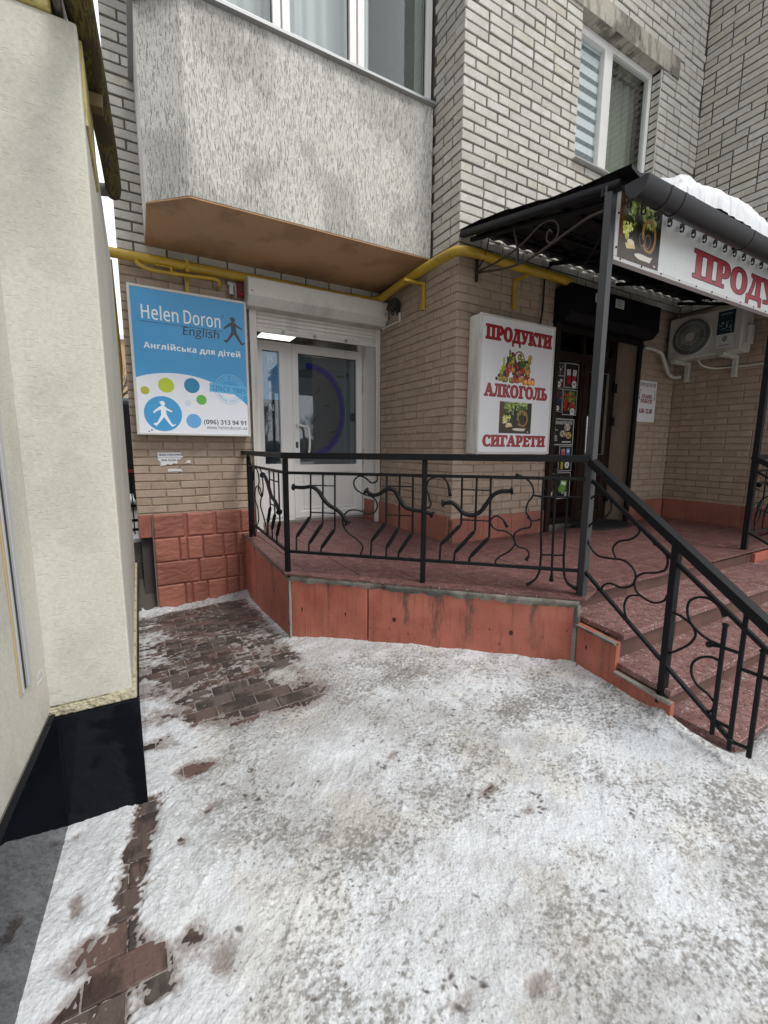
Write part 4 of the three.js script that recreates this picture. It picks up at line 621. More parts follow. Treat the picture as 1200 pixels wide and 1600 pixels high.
// ---------------------------------------------------------------- air conditioner
{
  const a = thing('air_conditioner', 'white outdoor air conditioner unit with round grille on wing wall', 'air conditioner', [XW - 0.04, 2.475, -3.135]);
  a.rotation.y = RX; // local x along +Z (away from the corner), z outward
  const w = 0.76, h = 0.49, dz = 0.235, casing = M([0.58, 0.58, 0.55], 0.45, { map: soilMap });
  part('casing', new RoundedBoxGeometry(w, h, dz, 3, 0.02).translate(w / 2, h / 2, dz / 2 + 0.02), casing, a);
  const cx = 0.255, cy = 0.245, R = 0.205, zf = dz + 0.022;
  part('fan_well', new THREE.CylinderGeometry(R, R, 0.008, 40).rotateX(Math.PI / 2).translate(cx, cy, zf), M([0.04, 0.045, 0.045], 0.6), a);
  for (let k = 0; k < 3; k++) { const b = part('fan_blade', new THREE.CylinderGeometry(R * 0.86, R * 0.86, 0.006, 14, 1, false, k * 2.09, 1.3).rotateX(Math.PI / 2).translate(cx, cy, zf + 0.006), M([0.1, 0.14, 0.14], 0.5), a); void b; }
  const gr = []; for (let k = 0; k < 60; k++) { const t = k / 60 * Math.PI * 2; gr.push(sweep([[cx + Math.cos(t) * 0.04, cy + Math.sin(t) * 0.04, zf + 0.022], [cx + Math.cos(t + 0.06) * R, cy + Math.sin(t + 0.06) * R, zf + 0.012]], 0.0016, 4)); }
  for (const q of [0.09, 0.15, 0.2]) gr.push(new THREE.TorusGeometry(q, 0.002, 5, 36).translate(cx, cy, zf + 0.018));
  const gm = part('fan_grille', merge(gr), M([0.5, 0.51, 0.5], 0.5), a); gm.userData.kind = 'stuff';
  part('grille_hub', new THREE.CylinderGeometry(0.042, 0.042, 0.01, 24).rotateX(Math.PI / 2).translate(cx, cy, zf + 0.024), casing, a);
  part('grille_rim', new THREE.TorusGeometry(R + 0.006, 0.009, 8, 48).translate(cx, cy, zf + 0.004), casing, a);
  const tex = canvasTex(200, 380, (x, W, H) => { x.fillStyle = '#0c2a33'; x.fillRect(0, 0, W, H * 0.63); x.fillStyle = '#cfd3d2'; x.fillRect(0, H * 0.63, W, H); x.fillStyle = '#7f969b'; x.fillRect(30, 26, 130, 14); x.fillStyle = '#c8d2d4'; for (let i = 0; i < 26; i++) x.fillRect(rr(20, 160), rr(110, 220), rr(4, 22), rr(3, 8)); x.strokeStyle = '#2c3a40'; x.lineWidth = 7; x.translate(100, 290); for (let k = 0; k < 6; k++) { x.rotate(Math.PI / 3); x.beginPath(); x.moveTo(0, 6); x.lineTo(0, 34); x.moveTo(-9, 24); x.lineTo(0, 16); x.lineTo(9, 24); x.stroke(); } x.setTransform(1, 0, 0, 1, 0, 0); x.fillStyle = '#46525a'; for (let k = 0; k < 9; k++) x.fillRect(36 + k * 15, 350, 9, 12); });
  const lab = new THREE.PlaneGeometry(0.165, 0.39); lab.translate(0.60, 0.255, zf + 0.001); part('energy_label', lab, M(0xffffff, 0.5, { map: tex }), a, 'dark teal and white sticker');
  for (const x of [0.12, 0.62]) part('foot_bracket', merge([bx(x - 0.025, x + 0.025, -0.045, -0.002, 0.0, 0.34), bx(x - 0.025, x + 0.025, -0.24, -0.002, -0.03, 0.012)]), casing, a, 'white steel wall bracket');
  part('valve_cover', bx(w - 0.002, w + 0.035, 0.08, 0.28, 0.06, 0.16, 0.01), casing, a);
  tmesh('refrigerant_hose', sweep([[5.30, 2.60, ZS + 0.03], [5.45, 2.58, ZS + 0.07], [5.56, 2.54, ZS + 0.09], [5.66, 2.42, ZS + 0.09], [5.76, 2.33, ZS + 0.08], [5.9, 2.30, ZS + 0.07], [5.99, 2.31, ZS + 0.1]], 0.021, 10, 5), M([0.5, 0.49, 0.46], 0.6), 'white insulated hose from shop lintel to air conditioner', 'hose');
  tmesh('drain_pipe', sweep([[5.86, 2.46, -2.83], [5.88, 2.40, -2.80], [5.98, 2.36, -2.72], [6.03, 2.35, -2.5], [6.03, 2.36, -1.2]], 0.011, 8, 5), M([0.55, 0.54, 0.5], 0.6), 'thin white drain pipe along wing wall below air conditioner', 'pipe');
}

// ---------------------------------------------------------------- canopy over the shop entrance
const iron = MD([0.008, 0.008, 0.010], 0.5, 0.4), ironBrown = M([0.04, 0.027, 0.022], 0.6), roofMetal = MD([0.008, 0.008, 0.011], 0.5, 0.45, { side: THREE.DoubleSide });
{
  const c = thing('entrance_canopy', 'dark metal tile canopy on iron posts over the shop entrance', 'canopy');
  // stepped, waved metal tile sheets, one per strip between battens
  const zA = ZS + 0.012, zB = -1.50, yA = 3.235, yB = 2.795, n = 5;
  for (let k = 0; k < n; k++) {
    const xa = 2.50, xl = (t) => lerp(2.50, 2.26, t), x1 = XW - 0.03, nx = 190, nz = 3, P = [], I = [];
    for (let j = 0; j <= nz; j++) for (let i = 0; i <= nx; i++) {
      const f = j / nz, t = (k + f * 1.03) / n, x = lerp(xl(t), x1, i / nx), s = 0.5 + 0.5 * Math.sin(x * 2 * Math.PI / 0.183);
      P.push(x, lerp(yA, yB, t) + 0.022 * Math.pow(s, 0.8) + 0.022 * (f - 0.4) * 0 + (f > 0.99 ? 0.0 : 0.0) + (1 - f) * -0.008 + 0.012, lerp(zA, zB, t));
    }
    for (let i = 0; i <= nx; i++) { const b = nz * (nx + 1) + i; P.push(P[b * 3], P[b * 3 + 1] - 0.022, P[b * 3 + 2] + 0.001); }
    for (let j = 0; j <= nz; j++) for (let i = 0; i < nx; i++) { const a = j * (nx + 1) + i, b = a + nx + 1; I.push(a, b, a + 1, a + 1, b, b + 1); }
    const g = new THREE.BufferGeometry(); g.setAttribute('position', new THREE.Float32BufferAttribute(P, 3)); g.setAttribute('uv', new THREE.Float32BufferAttribute(new Float32Array(P.length / 3 * 2), 2)); g.setIndex(I); g.computeVertexNormals(); part('roof_sheet', g, roofMetal, c);
  }
  const ey = (t) => lerp(yA, yB, t) - 0.025, ez = (t) => lerp(zA + 0.03, zB - 0.06, t);
  part('edge_board', sweep([[2.51, ey(0.01) - 0.01, ez(0)], [2.29, ey(1), ez(1)]], 0.032, 4), roofMetal, c);
  for (const x of [2.62, 3.6, 4.66, 5.9]) part('rafter', sweep([[x, ey(0.02) - 0.02, ez(0)], [x - 0.2 * (x < 3 ? 1 : 0), ey(1) - 0.02, ez(1)]], 0.022, 4), iron, c);
  for (const t of [0.14, 0.4, 0.68, 0.97]) part('purlin', sweep([[lerp(2.5, 2.3, t), ey(t) + 0.004, ez(t)], [XW - 0.04, ey(t) + 0.004, ez(t)]], 0.018, 4), iron, c);
  // posts
  const zp = -1.622;
  part('post', bx(2.277, 2.323, PY, 2.80, zp - 0.023, zp + 0.023), MD([0.045, 0.046, 0.05], 0.4, 0.6), c, 'square iron post at head of steps'); part('post', bx(4.68, 4.724, PY, 2.80, -1.75, -1.706), iron, c);
  part('front_beam', bx(2.28, XW - 0.02, 2.755, 2.80, zp - 0.05, zp - 0.005), iron, c);
  // side ironwork
  const S0 = V(2.70, 0, -3.165), Sd = V(2.301 - 2.70, 0, -1.622 + 3.165).normalize(), sp = (a) => a.map(([s, y]) => V(S0.x + Sd.x * s, y, S0.z + Sd.z * s));
  part('arched_bar', sweep(sp([[0.0, 2.93], [0.12, 2.9], [0.407, 2.815], [0.67, 2.75], [0.914, 2.722], [1.09, 2.722], [1.291, 2.722], [1.442, 2.716], [1.57, 2.69]]), 0.009, 6, 4), ironBrown, c);
  part('scroll', sweep(sp([[0.0, 2.94], [0.375, 2.885], [0.659, 2.865], [0.803, 2.875], [0.934, 2.895], [1.041, 2.881], [1.128, 2.831], [1.153, 2.778], [1.13, 2.735], [1.073, 2.73], [1.03, 2.775], [1.04, 2.812], [1.067, 2.812], [1.085, 2.79]]), 0.008, 6, 4), ironBrown, c);
  part('curved_strut', sweep(sp([[0.60, 3.05], [0.64, 2.96], [0.668, 2.88], [0.68, 2.75]]), 0.011, 6, 4), ironBrown, c);
  part('wall_plate', bx(2.697, 2.725, 2.865, 3.06, ZS + 0.003, ZS + 0.022), ironBrown, c);
  part('stay', sweep(sp([[0.02, 2.95], [0.14, 3.0], [0.2, 3.08], [0.22, 3.13]]), 0.007, 6, 4), ironBrown, c);
  part('tie_rod', sweep([[2.33, 2.66, zp], [3.6, 3.03, -2.75]], 0.007, 6), iron, c); part('tie_rod', sweep([[2.5, 2.95, -2.3], [4.66, 2.62, zp - 0.2]], 0.006, 6), iron, c);
  // half round gutter with joint collars
  const gr = 0.062, gy = 2.712, gz = -1.462, gm = MD([0.014, 0.014, 0.016], 0.4, 0.5, { side: THREE.DoubleSide });
  const half = (r, x0, x1) => { const P = [], I = [], n2 = 18; for (const x of [x0, x1]) for (const q of [r, r - 0.004]) for (let i = 0; i <= n2; i++) { const a = Math.PI * (i / n2); P.push(x, gy + 0.03 - Math.sin(a) * r * 1.35 * (q / r), gz + Math.cos(a) * q); } const m = n2 + 1; for (let i = 0; i < n2; i++) { I.push(i, i + 1, 2 * m + i, i + 1, 2 * m + i + 1, 2 * m + i); I.push(m + i, 3 * m + i, m + i + 1, m + i + 1, 3 * m + i, 3 * m + i + 1); I.push(i, m + i, i + 1, i + 1, m + i, m + i + 1); I.push(2 * m + i, 2 * m + i + 1, 3 * m + i, 2 * m + i + 1, 3 * m + i + 1, 3 * m + i); } for (const e of [0, n2]) { I.push(e, 2 * m + e, m + e, 2 * m + e, 3 * m + e, m + e); } const g = new THREE.BufferGeometry(); g.setAttribute('position', new THREE.Float32BufferAttribute(P, 3)); g.setAttribute('uv', new THREE.Float32BufferAttribute(new Float32Array(P.length / 3 * 2), 2)); g.setIndex(I); g.computeVertexNormals(); return g; };
  const gu = part('gutter', half(gr, 2.27, XW - 0.05), gm, c, 'dark half round gutter');
  part('end_cap', (() => { const s = new THREE.Shape(); s.absellipse(0, 0, gr, gr * 1.35, Math.PI, 2 * Math.PI); const g = new THREE.ExtrudeGeometry(s, { depth: 0.008, bevelEnabled: false }); g.rotateY(-Math.PI / 2); g.translate(2.272, gy + 0.03, gz); return g; })(), gm, gu);
  for (const x of [2.47, 2.60, 3.40, 4.2, 5.0]) part('joint_collar', half(gr + 0.0025, x, x + 0.02), gm, gu);
  // row of iron curls below the gutter
  for (let k = 0; k < 22; k++) { const x = 2.40 + k * 0.132; part('iron_curl', sweep([...Array(12)].map((_, i) => { const a = -2.2 + i * 0.52, q = 0.025 - 0.0009 * i; return [x + Math.cos(a) * q - 0.01, 2.715 + Math.sin(a) * q, -1.575]; }).concat([[x + 0.045, 2.765, -1.575]]).reverse(), 0.005, 6, 2), ironBrown, c); }
  // white lumps stand in for daylight through the waves at the wall, and the snow lying on the roof
  for (let k = 0; k < 14; k++) { const x = 2.60 + k * 0.183 + 0.02; const s = tmesh('gap_light_lump', new THREE.SphereGeometry(1, 8, 6), M([0.8, 0.82, 0.84], 0.7), 'small white lump standing in for daylight through canopy sheet wave at wall', 'snow', 'white lumps standing in for daylight gaps along the canopy'); s.position.set(x, 3.222, ZS + 0.022); s.scale.set(rr(0.018, 0.034), rr(0.009, 0.014), 0.016); }
}
const snowMat = new THREE.MeshPhysicalMaterial({ color: lin(0.70, 0.72, 0.75), roughness: 0.75, bumpMap: fineBump, bumpScale: 0.012 });
{ // thick snow on the canopy edge
  const P = [], I = [], nx = 420, nv = 60, x0 = 2.66, x1 = XW - 0.06;
  for (let i = 0; i <= nx; i++) for (let j = 0; j <= nv; j++) {
    const x = lerp(x0, x1, i / nx), u = j / nv, edge = Math.min(1, (x - x0) / 0.22, (x1 - x) / 0.1), th = (0.13 + 0.12 * fbm(x * 3.1, 4, 3)) * Math.sqrt(clamp(edge));
    const front = -1.47 + 0.05 * (fbm(x * 6, 9, 3) - 0.5), back = -2.45, a = u * Math.PI, sh = Math.pow(Math.sin(Math.min(a, Math.PI * 0.97)), 0.45);
    const z = lerp(front, back, 0.5 - 0.5 * Math.cos(a)), base = lerp(2.80, 3.05, (z - front) / (back - front));
    const nn = (0.075 * (fbm(x * 7, z * 7 + 3, 3) - 0.5) + 0.045 * (fbm(x * 26, z * 26 + 3, 4) - 0.5)) * sh;
    P.push(x, base + 0.012 + th * sh * (u < 0.5 ? 1 : 0.9) + nn, z + (u < 0.25 ? 0.03 * (fbm(x * 9, u * 14, 3) - 0.5) : 0));
  }
  for (let i = 0; i < nx; i++) for (let j = 0; j < nv; j++) { const a = i * (nv + 1) + j, b = a + nv + 1; I.push(a, b, a + 1, a + 1, b, b + 1); }
  const g = new THREE.BufferGeometry(); g.setAttribute('position', new THREE.Float32BufferAttribute(P, 3)); g.setAttribute('uv', new THREE.Float32BufferAttribute(P.filter((_, i) => i % 3 !== 1), 2)); g.setIndex(I); g.computeVertexNormals();
  snowMat.side = THREE.DoubleSide;
  const icicles = []; for (let k = 0; k < 9; k++) { const x = 2.9 + k * 0.19 + rr(-0.06, 0.06); icicles.push(new THREE.ConeGeometry(0.007, rr(0.04, 0.09), 6).rotateX(Math.PI).translate(x, 2.80, -1.49)); }
  const s = thing('roof_snow', 'thick lump of melting white snow lying on canopy edge', 'snow'); part('snow_bank', g, snowMat, s); for (const q of icicles) part('icicle', q, new THREE.MeshPhysicalMaterial({ color: lin(0.9, 0.93, 0.95), roughness: 0.1, transmission: 0.8, thickness: 0.01 }), s);
}
{ // fascia sign
  const s = thing('fascia_sign', 'long white canopy fascia sign with red grocery lettering and wine picture', 'sign', [2.325, 2.438, -1.612]);
  const W = XW - 0.06 - 2.325, H = 0.355;
  part('panel', bx(0, W, 0, H, -0.012, 0.012), M([0.6, 0.6, 0.6], 0.45), s); part('trim', bx(-0.006, W, -0.014, 0.006, -0.02, 0.02), M([0.5, 0.5, 0.5], 0.4), s, 'pale metal bottom trim'); part('trim', bx(-0.008, 0.022, 0.007, H, -0.02, 0.019), M([0.5, 0.5, 0.5], 0.4), s);
  for (let k = 0; k < 16; k++) part('screw', new THREE.SphereGeometry(0.005, 6, 5).translate(0.05 + k * 0.2, -0.002, 0.021), iron, s); for (const y of [0.05, 0.22]) part('screw', new THREE.SphereGeometry(0.006, 6, 5).translate(0.008, y, 0.02), iron, s);
  const tex = canvasTex(2048, 208, (x, w, h) => {
    const m = w / (W - 0.03), H2 = h / (H - 0.01); x.fillStyle = '#d6d8d8'; x.fillRect(0, 0, w, h);
    for (let i = 0; i < 90; i++) { x.fillStyle = `rgba(90,84,74,${rr(0.01, 0.05)})`; x.fillRect(rnd() * w, rnd() * h, rr(2, 5), rr(20, 120)); }
    for (let i = 0; i < 400; i++) { x.fillStyle = `rgba(80,75,66,${rr(0.02, 0.12)})`; x.beginPath(); x.arc(rnd() * w, h - Math.pow(rnd(), 2) * h * 0.4, rr(1, 4), 0, 7); x.fill(); }
    x.save(); x.beginPath(); x.rect(0, 0, 0.405 * m, h); x.clip(); stillLife(x, 0.405 * m, h); x.restore();
    x.fillStyle = '#a33a46'; fitText(x, 'ПРОДУКТИ', (3.13 - 2.345) * m, (5.05 - 2.345) * m, h - 0.05 * H2, 0.155 * H2, SLAB, '#3c1216', 18);
  });
  panelFace('printed_face', W - 0.03, H - 0.01, tex, s, 0.0135).position.set(0.02, 0.006, 0);
}

// ---------------------------------------------------------------- porch: floor tiles, walls and steps
const tileBump = canvasTex(512, 512, (x, W) => { // cast fan pattern of the tiles
  x.fillStyle = '#999'; x.fillRect(0, 0, W, W); x.lineWidth = 7;
  for (const [cx, cy] of [[0, W], [W / 2, W], [W, W], [W / 4, W * 0.66], [W * 0.75, W * 0.66], [0, W * 0.33], [W / 2, W * 0.33], [W, W * 0.33], [W / 4, 0], [W * 0.75, 0]]) { x.fillStyle = '#999'; x.beginPath(); x.arc(cx, cy, W * 0.25, Math.PI, 0); x.fill(); for (let k = 1; k < 6; k++) { x.strokeStyle = k % 2 ? '#333' : '#ddd'; x.beginPath(); x.arc(cx, cy, W * 0.05 * k, Math.PI, 0); x.stroke(); } }
}, false);
function tileTex(seed, snow) {
  return canvasTex(256, 256, (x, W) => {
    const id = x.createImageData(W, W), o = seed * 13.7;
    for (let j = 0, k = 0; j < W; j++) for (let i = 0; i < W; i++, k += 4) { const a = fbm(o + i / 40, o + j / 40, 4), b = fbm(o + i / 9 + 30, j / 9, 3), c = vn(i * 0.9 + o, j * 0.9); const lt = snow > 200 ? 20 : 0; let r = 110 + lt + 46 * (a - 0.5) + 18 * (c - 0.5), g = 77 + lt + 40 * (a - 0.5) + 14 * (c - 0.5), l = 74 + lt + 40 * (a - 0.5) + 14 * (c - 0.5); const t = 0.7 * sstep(0.56, 0.75, b); r = lerp(r, 84, t); g = lerp(g, 48, t); l = lerp(l, 47, t); id.data[k] = r; id.data[k + 1] = g; id.data[k + 2] = l; id.data[k + 3] = 255; }
    x.putImageData(id, 0, 0); x.lineCap = 'round';
    for (let i = 0; i < snow; i++) { x.strokeStyle = `rgba(225,228,232,${rr(0.2, 0.9)})`; x.lineWidth = rr(0.6, 3); let a = rnd() * W, b = rnd() * W; if (snow > 200 && fbm(a / 50 + seed * 3, b / 50, 2) < 0.5) continue; const q = rnd() * 6.3; x.beginPath(); x.moveTo(a, b); x.quadraticCurveTo(a + rr(-8, 8), b + rr(-8, 8), a + Math.cos(q) * rr(1, 16), b + Math.sin(q) * rr(1, 16)); x.stroke(); }
  });
}
const tileMats = [0, 1, 2, 3, 4].map((k) => M(0xffffff, 0.55, { map: tileTex(k, [14, 34, 60, 26, 44][k]), bumpMap: tileBump, bumpScale: 0.006 }));
const stepMats = [5, 6].map((k) => M(0xffffff, 0.55, { map: tileTex(k, 230), bumpMap: tileBump, bumpScale: 0.006 }));
const cement = M([0.27, 0.265, 0.245], 0.95, { map: grimeMap, bumpMap: fineBump, bumpScale: 0.006 });
const riserMat = [[0.125, 0.068, 0.057], [0.14, 0.075, 0.062]].map((c) => M(c, 0.5, { map: soilMap }));
function clipPoly(poly, clip) { // both convex-ish in (x,z); clip counter-clockwise or clockwise decided by area
  const area = (p) => p.reduce((s, [x, z], i) => { const [a, b] = p[(i + 1) % p.length]; return s + x * b - a * z; }, 0), sg = Math.sign(area(clip));
  for (let i = 0; i < clip.length; i++) {
    const [ax, az] = clip[i], [bX, bz] = clip[(i + 1) % clip.length], side = ([x, z]) => sg * ((bX - ax) * (z - az) - (bz - az) * (x - ax)), out = [];
    for (let k = 0; k < poly.length; k++) { const p = poly[k], q = poly[(k + 1) % poly.length], sp = side(p), sq = side(q); if (sp >= 0) out.push(p); if (sp * sq < 0) { const t = sp / (sp - sq); out.push([p[0] + (q[0] - p[0]) * t, p[1] + (q[1] - p[1]) * t]); } }
    poly = out; if (poly.length < 3) return [];
  }
  return poly;
}
function tileUV(g, x, z, T, turn) { const q = g.attributes.position, nm = g.attributes.normal, uv = g.attributes.uv; for (let n = 0; n < q.count; n++) { let u = (q.getX(n) - x) / T, v = (q.getZ(n) - z) / T; if (Math.abs(nm.getY(n)) < 0.5) { u = Math.abs(nm.getX(n)) > 0.7 ? v : u; v = q.getY(n) / T; } else if (turn) { const t = u; u = v; v = 1 - t; } uv.setXY(n, u, v); } }
const A = [0.872, -2.933], Cc = [2.235, -1.585], L0 = [0.905, -4.60];
const porch = thing('entrance_porch', 'raised porch with red tiles and orange painted walls and steps', 'porch');
{
  const regions = [[[0.885, -4.66], [0.852, -2.925], [2.255, -1.56], [2.50, -1.65], [2.50, -4.66]], [[2.50, -3.157], [2.50, -1.635], [6.03, -1.685], [6.03, -3.157]], [[1.06, -4.98], [1.06, -4.66], [2.485, -4.66], [2.485, -4.98]]];
  const T = 0.298, floor = part('floor_bed', prism([[0.93, -4.98], [0.90, -2.94], [2.13, -1.72], [2.3, -1.76], [6.02, -1.76], [6.02, -3.17], [2.51, -3.17], [2.51, -4.98]], 0.30, PY - 0.016), cement, porch);
  for (const reg of regions) for (let i = 0; i < 22; i++) for (let j = 0; j < 16; j++) {
    const x = 0.70 + i * T, z = -5.02 + j * T + (i % 2 ? 0 : 0), gp = 0.0025; const sq = [[x + gp, z + gp], [x + gp, z + T - gp], [x + T - gp, z + T - gp], [x + T - gp, z + gp]];
    const p = clipPoly(sq, reg); if (p.length < 3) continue; let ar = 0; p.forEach(([a, b], k) => { const [c, d] = p[(k + 1) % p.length]; ar += a * d - c * b; }); if (Math.abs(ar) < 0.004) continue;
    const g = prism(p, -0.015, 0, 0.002), o = Math.floor(rnd() * 4); tileUV(g, x, z, T, o & 1);
    const m = part('tile', g, tileMats[Math.floor(rnd() * 5)], floor); m.position.y = PY + rr(-0.0015, 0.0015); m.rotation.x = 0;
  }
  // painted walls
  const wallTex = (seed, streaks) => canvasTex(1024, 512, (x, W, H) => {
    const id = x.createImageData(W, H);
    for (let j = 0, k = 0; j < H; j++) for (let i = 0; i < W; i++, k += 4) { const a = fbm(seed + i / 130, seed + j / 90, 5), b = fbm(seed + i / 14 + 40, j / 120, 4), c = vn(i * 0.6 + seed, j * 0.6), d = 1 + 0.22 * (a - 0.5) - 0.12 * sstep(0.55, 0.8, b) + 0.05 * (c - 0.5); id.data[k] = 172 * d; id.data[k + 1] = 100 * (d + 0.12 * (a - 0.5)); id.data[k + 2] = 84 * (d + 0.14 * (a - 0.5)); id.data[k + 3] = 255; }
    x.putImageData(id, 0, 0);
    for (const [u, wd, len, al] of streaks) for (let n = 0; n < 420; n++) { x.fillStyle = `rgba(66,54,46,${al * rr(0.02, 0.12)})`; const v = rnd(), q = (rnd() + rnd() + rnd() - 1.5) * wd * 1.4; x.beginPath(); x.ellipse(u * W + q + 6 * Math.sin(v * 9 + u * 30), v * v * len * H, rr(1, 6), rr(4, 26), 0, 0, 7); x.fill(); }
    for (let n = 0; n < 900; n++) { x.fillStyle = `rgba(70,52,44,${rr(0.03, 0.2)})`; x.beginPath(); x.ellipse(rnd() * W, H - Math.pow(rnd(), 2.2) * H * 0.75, rr(1, 9), rr(1, 5), rnd() * 3, 0, 7); x.fill(); }
    for (let n = 0; n < 90; n++) { const u = rnd() * W, v = H - Math.pow(rnd(), 1.6) * H * 0.8; x.fillStyle = `rgba(70,22,18,${rr(0.15, 0.8)})`; x.beginPath(); for (let k = 0; k < 6; k++) x.lineTo(u + rr(-7, 7), v + rr(-9, 9)); x.fill(); }
    for (let n = 0; n < 40; n++) { x.strokeStyle = `rgba(90,60,50,${rr(0.08, 0.3)})`; x.lineWidth = rr(0.6, 1.8); const u = rnd() * W, v = rnd() * H; x.beginPath(); x.moveTo(u, v); x.lineTo(u + rr(-60, 60), v + rr(-50, 50)); x.stroke(); }
    for (const [u, v] of [[0.14, 0.28], [0.72, 0.28]]) { x.fillStyle = '#5c2a22'; x.beginPath(); x.arc(u * W, v * H, 11, 0, 7); x.fill(); x.fillStyle = '#2c1612'; x.beginPath(); x.arc(u * W, v * H - 2, 6, 0, 7); x.fill(); }
  });
  const wm = [wallTex(3, [[0.5, 18, 0.5, 0.6]]), wallTex(31, [[0.2, 16, 0.3, 0.8], [0.36, 30, 0.75, 1.4], [0.52, 20, 0.4, 0.9], [0.82, 12, 0.4, 0.5]]), wallTex(57, [[0.3, 20, 0.6, 0.8], [0.7, 20, 0.5, 0.8]])].map((t) => M(0xffffff, 0.6, { map: t, bumpMap: fineBump, bumpScale: 0.0012 }));
  const wallPanel = (p, q, y0, y1, t, mat, label) => { // slab between plan points p and q, outward to the left of p->q... placed by rotation
    const dx = q[0] - p[0], dz = q[1] - p[1], L = Math.hypot(dx, dz), g = bx(0, L, y0, y1, -t, 0, 0.004), P = g.attributes.position, uv = g.attributes.uv; for (let n = 0; n < P.count; n++) uv.setXY(n, P.getX(n) / L, (P.getY(n) - y0) / (y1 - y0));
    const m = part('wall_panel', g, mat, porch, label); at(m, p[0], 0, p[1], Math.atan2(-dz, dx)); return m;
  };
  const mid = [lerp(A[0], Cc[0], 0.31), lerp(A[1], Cc[1], 0.31)], n45 = [0.0028, 0.0028];
  wallPanel([L0[0] + 0.005, L0[1] + 0.02], [A[0] + 0.012, A[1] - 0.012], -0.35, 0.482, 0.06, wm[2], 'orange side panel of porch');
  wallPanel([A[0] + 0.018, A[1] + 0.014], [mid[0] - n45[0], mid[1] - n45[1]], -0.3, 0.476, 0.05, wm[0], 'short orange front panel');
  wallPanel([mid[0] + n45[0], mid[1] + n45[1]], [Cc[0] - 0.012, Cc[1] - 0.01], -0.3, 0.476, 0.05, wm[1], 'long orange front panel with dark streaks');
  // rough cement bedding under the tile edge and on the corners
  const ragged = (p, q, y0, y1, out) => { const L = Math.hypot(q[0] - p[0], q[1] - p[1]), n = Math.round(L / 0.015), P = [], I = []; const nx = -(q[1] - p[1]) / L, nz = (q[0] - p[0]) / L; for (let i = 0; i <= n; i++) { const t = i / n, x = lerp(p[0], q[0], t), z = lerp(p[1], q[1], t), lo = y0 - 0.03 * fbm(i * 0.3 + p[0] * 9, 3, 3) + 0.015, o = out * (0.6 + 0.7 * fbm(i * 0.25, 8 + p[1], 3)); P.push(x, y1, z, x + nx * out, y1 - 0.002, z + nz * out, x + nx * o, (lo + y1) / 2, z + nz * o, x + nx * 0.002, lo, z + nz * 0.002); } for (let i = 0; i < n; i++) for (let k = 0; k < 3; k++) { const a = i * 4 + k, b = a + 4; I.push(a, a + 1, b, a + 1, b + 1, b); } const g = new THREE.BufferGeometry(); g.setAttribute('position', new THREE.Float32BufferAttribute(P, 3)); g.setAttribute('uv', new THREE.Float32BufferAttribute(P.filter((_, i) => i % 3 !== 2), 2)); g.setIndex(I); g.computeVertexNormals(); return part('cement_bedding', g, cement2, porch); };
  const cement2 = cement.clone(); cement2.side = THREE.DoubleSide;
  ragged([A[0] + 0.018, A[1] + 0.014], Cc, 0.458, 0.504, 0.014); ragged([L0[0] + 0.005, L0[1] + 0.02], [A[0] + 0.012, A[1] - 0.01], 0.462, 0.504, 0.014);
  part('corner_cement', boxUV(bx(A[0] - 0.002, A[0] + 0.019, -0.3, 0.484, A[1] - 0.013, A[1] + 0.014, 0.005)), cement, porch); part('corner_cement', boxUV(bx(Cc[0] - 0.02, Cc[0] + 0.012, 0.1, 0.482, Cc[1] - 0.02, Cc[1] + 0.008, 0.004)), cement, porch);
  // steps
  const xs = 2.245, xe = 5.4, rows = [[PY - 0.034, 0.406, -1.655], [0.372, 0.252, -1.315], [0.218, 0.10, -1.018]];
  part('step_core', prism([[2.29, -1.70], [2.21, -1.04], [xe, -1.04], [xe, -1.70]], -0.25, 0.216), cement, porch); part('step_core', prism([[2.30, -1.72], [2.25, -1.345], [xe, -1.345], [xe, -1.72]], 0.2, 0.37), cement, porch);
  rows.forEach(([yt, yb, z], r) => { const zz = z - 0.018 - (r ? 0 : 0.012), xa = [2.275, 2.235, 2.17][r]; for (let x = xa, k = 0; x < xe - 0.05; x += 0.598, k++) part('riser', boxUV(bx(x, Math.min(x + 0.594, xe), yb - 0.02, yt, zz - 0.012, zz, 0.002)), riserMat[k % 2], porch); });
  [[0.406, -1.69, -1.30, 2.232], [0.252, -1.36, -1.003, 2.148]].forEach(([y, za, zb, x0], r) => { for (let x = x0, k = 0; x < xe - 0.05; x += 0.2985, k++) { const g = prism([[x + (k ? 0.002 : (r ? 0.06 : 0.045)), za], [x + 0.002, zb], [x + 0.2965, zb], [x + 0.2965, za]].map(([a, b]) => [a, b]), y - 0.033, y, 0.003); tileUV(g, x, za, 0.3); const m = part('tread_tile', g, stepMats[k % 2], porch); m.position.y = rr(-0.002, 0.002); } });
  for (let x = 2.19, k = 0; x < xe; x += 0.2985, k++) for (const z of [-1.04, -0.7415].slice(0, 1)) { const g = prism([[x + 0.002, z], [x + 0.002, z + 0.296], [x + 0.2965, z + 0.296], [x + 0.2965, z]], 0.07, 0.128, 0.003); tileUV(g, x, z, 0.3); part('landing_tile', g, stepMats[k % 2], porch); }
  // stepped cheek beside the steps
  const cheek = new THREE.Shape([[1.60, -0.25], [0.985, -0.25], [0.985, 0.205], [1.302, 0.212], [1.302, 0.366], [1.60, 0.37]].map(([a, b]) => new THREE.Vector2(-a, b)));
  for (const [za, zb2, y] of [[-1.60, -1.302, 0.372], [-1.30, -0.985, 0.218]]) { const g = boxUV(bx(-0.03, 0.008, y - 0.018, y - 0.004, za, zb2, 0.004)); g.applyMatrix4(new THREE.Matrix4().set(1, 0, -0.17, -0.27, 0, 1, 0, 0, 0, 0, 1, 0, 0, 0, 0, 1)); part('cement_bedding', g, cement, porch).position.x = 2.24; }
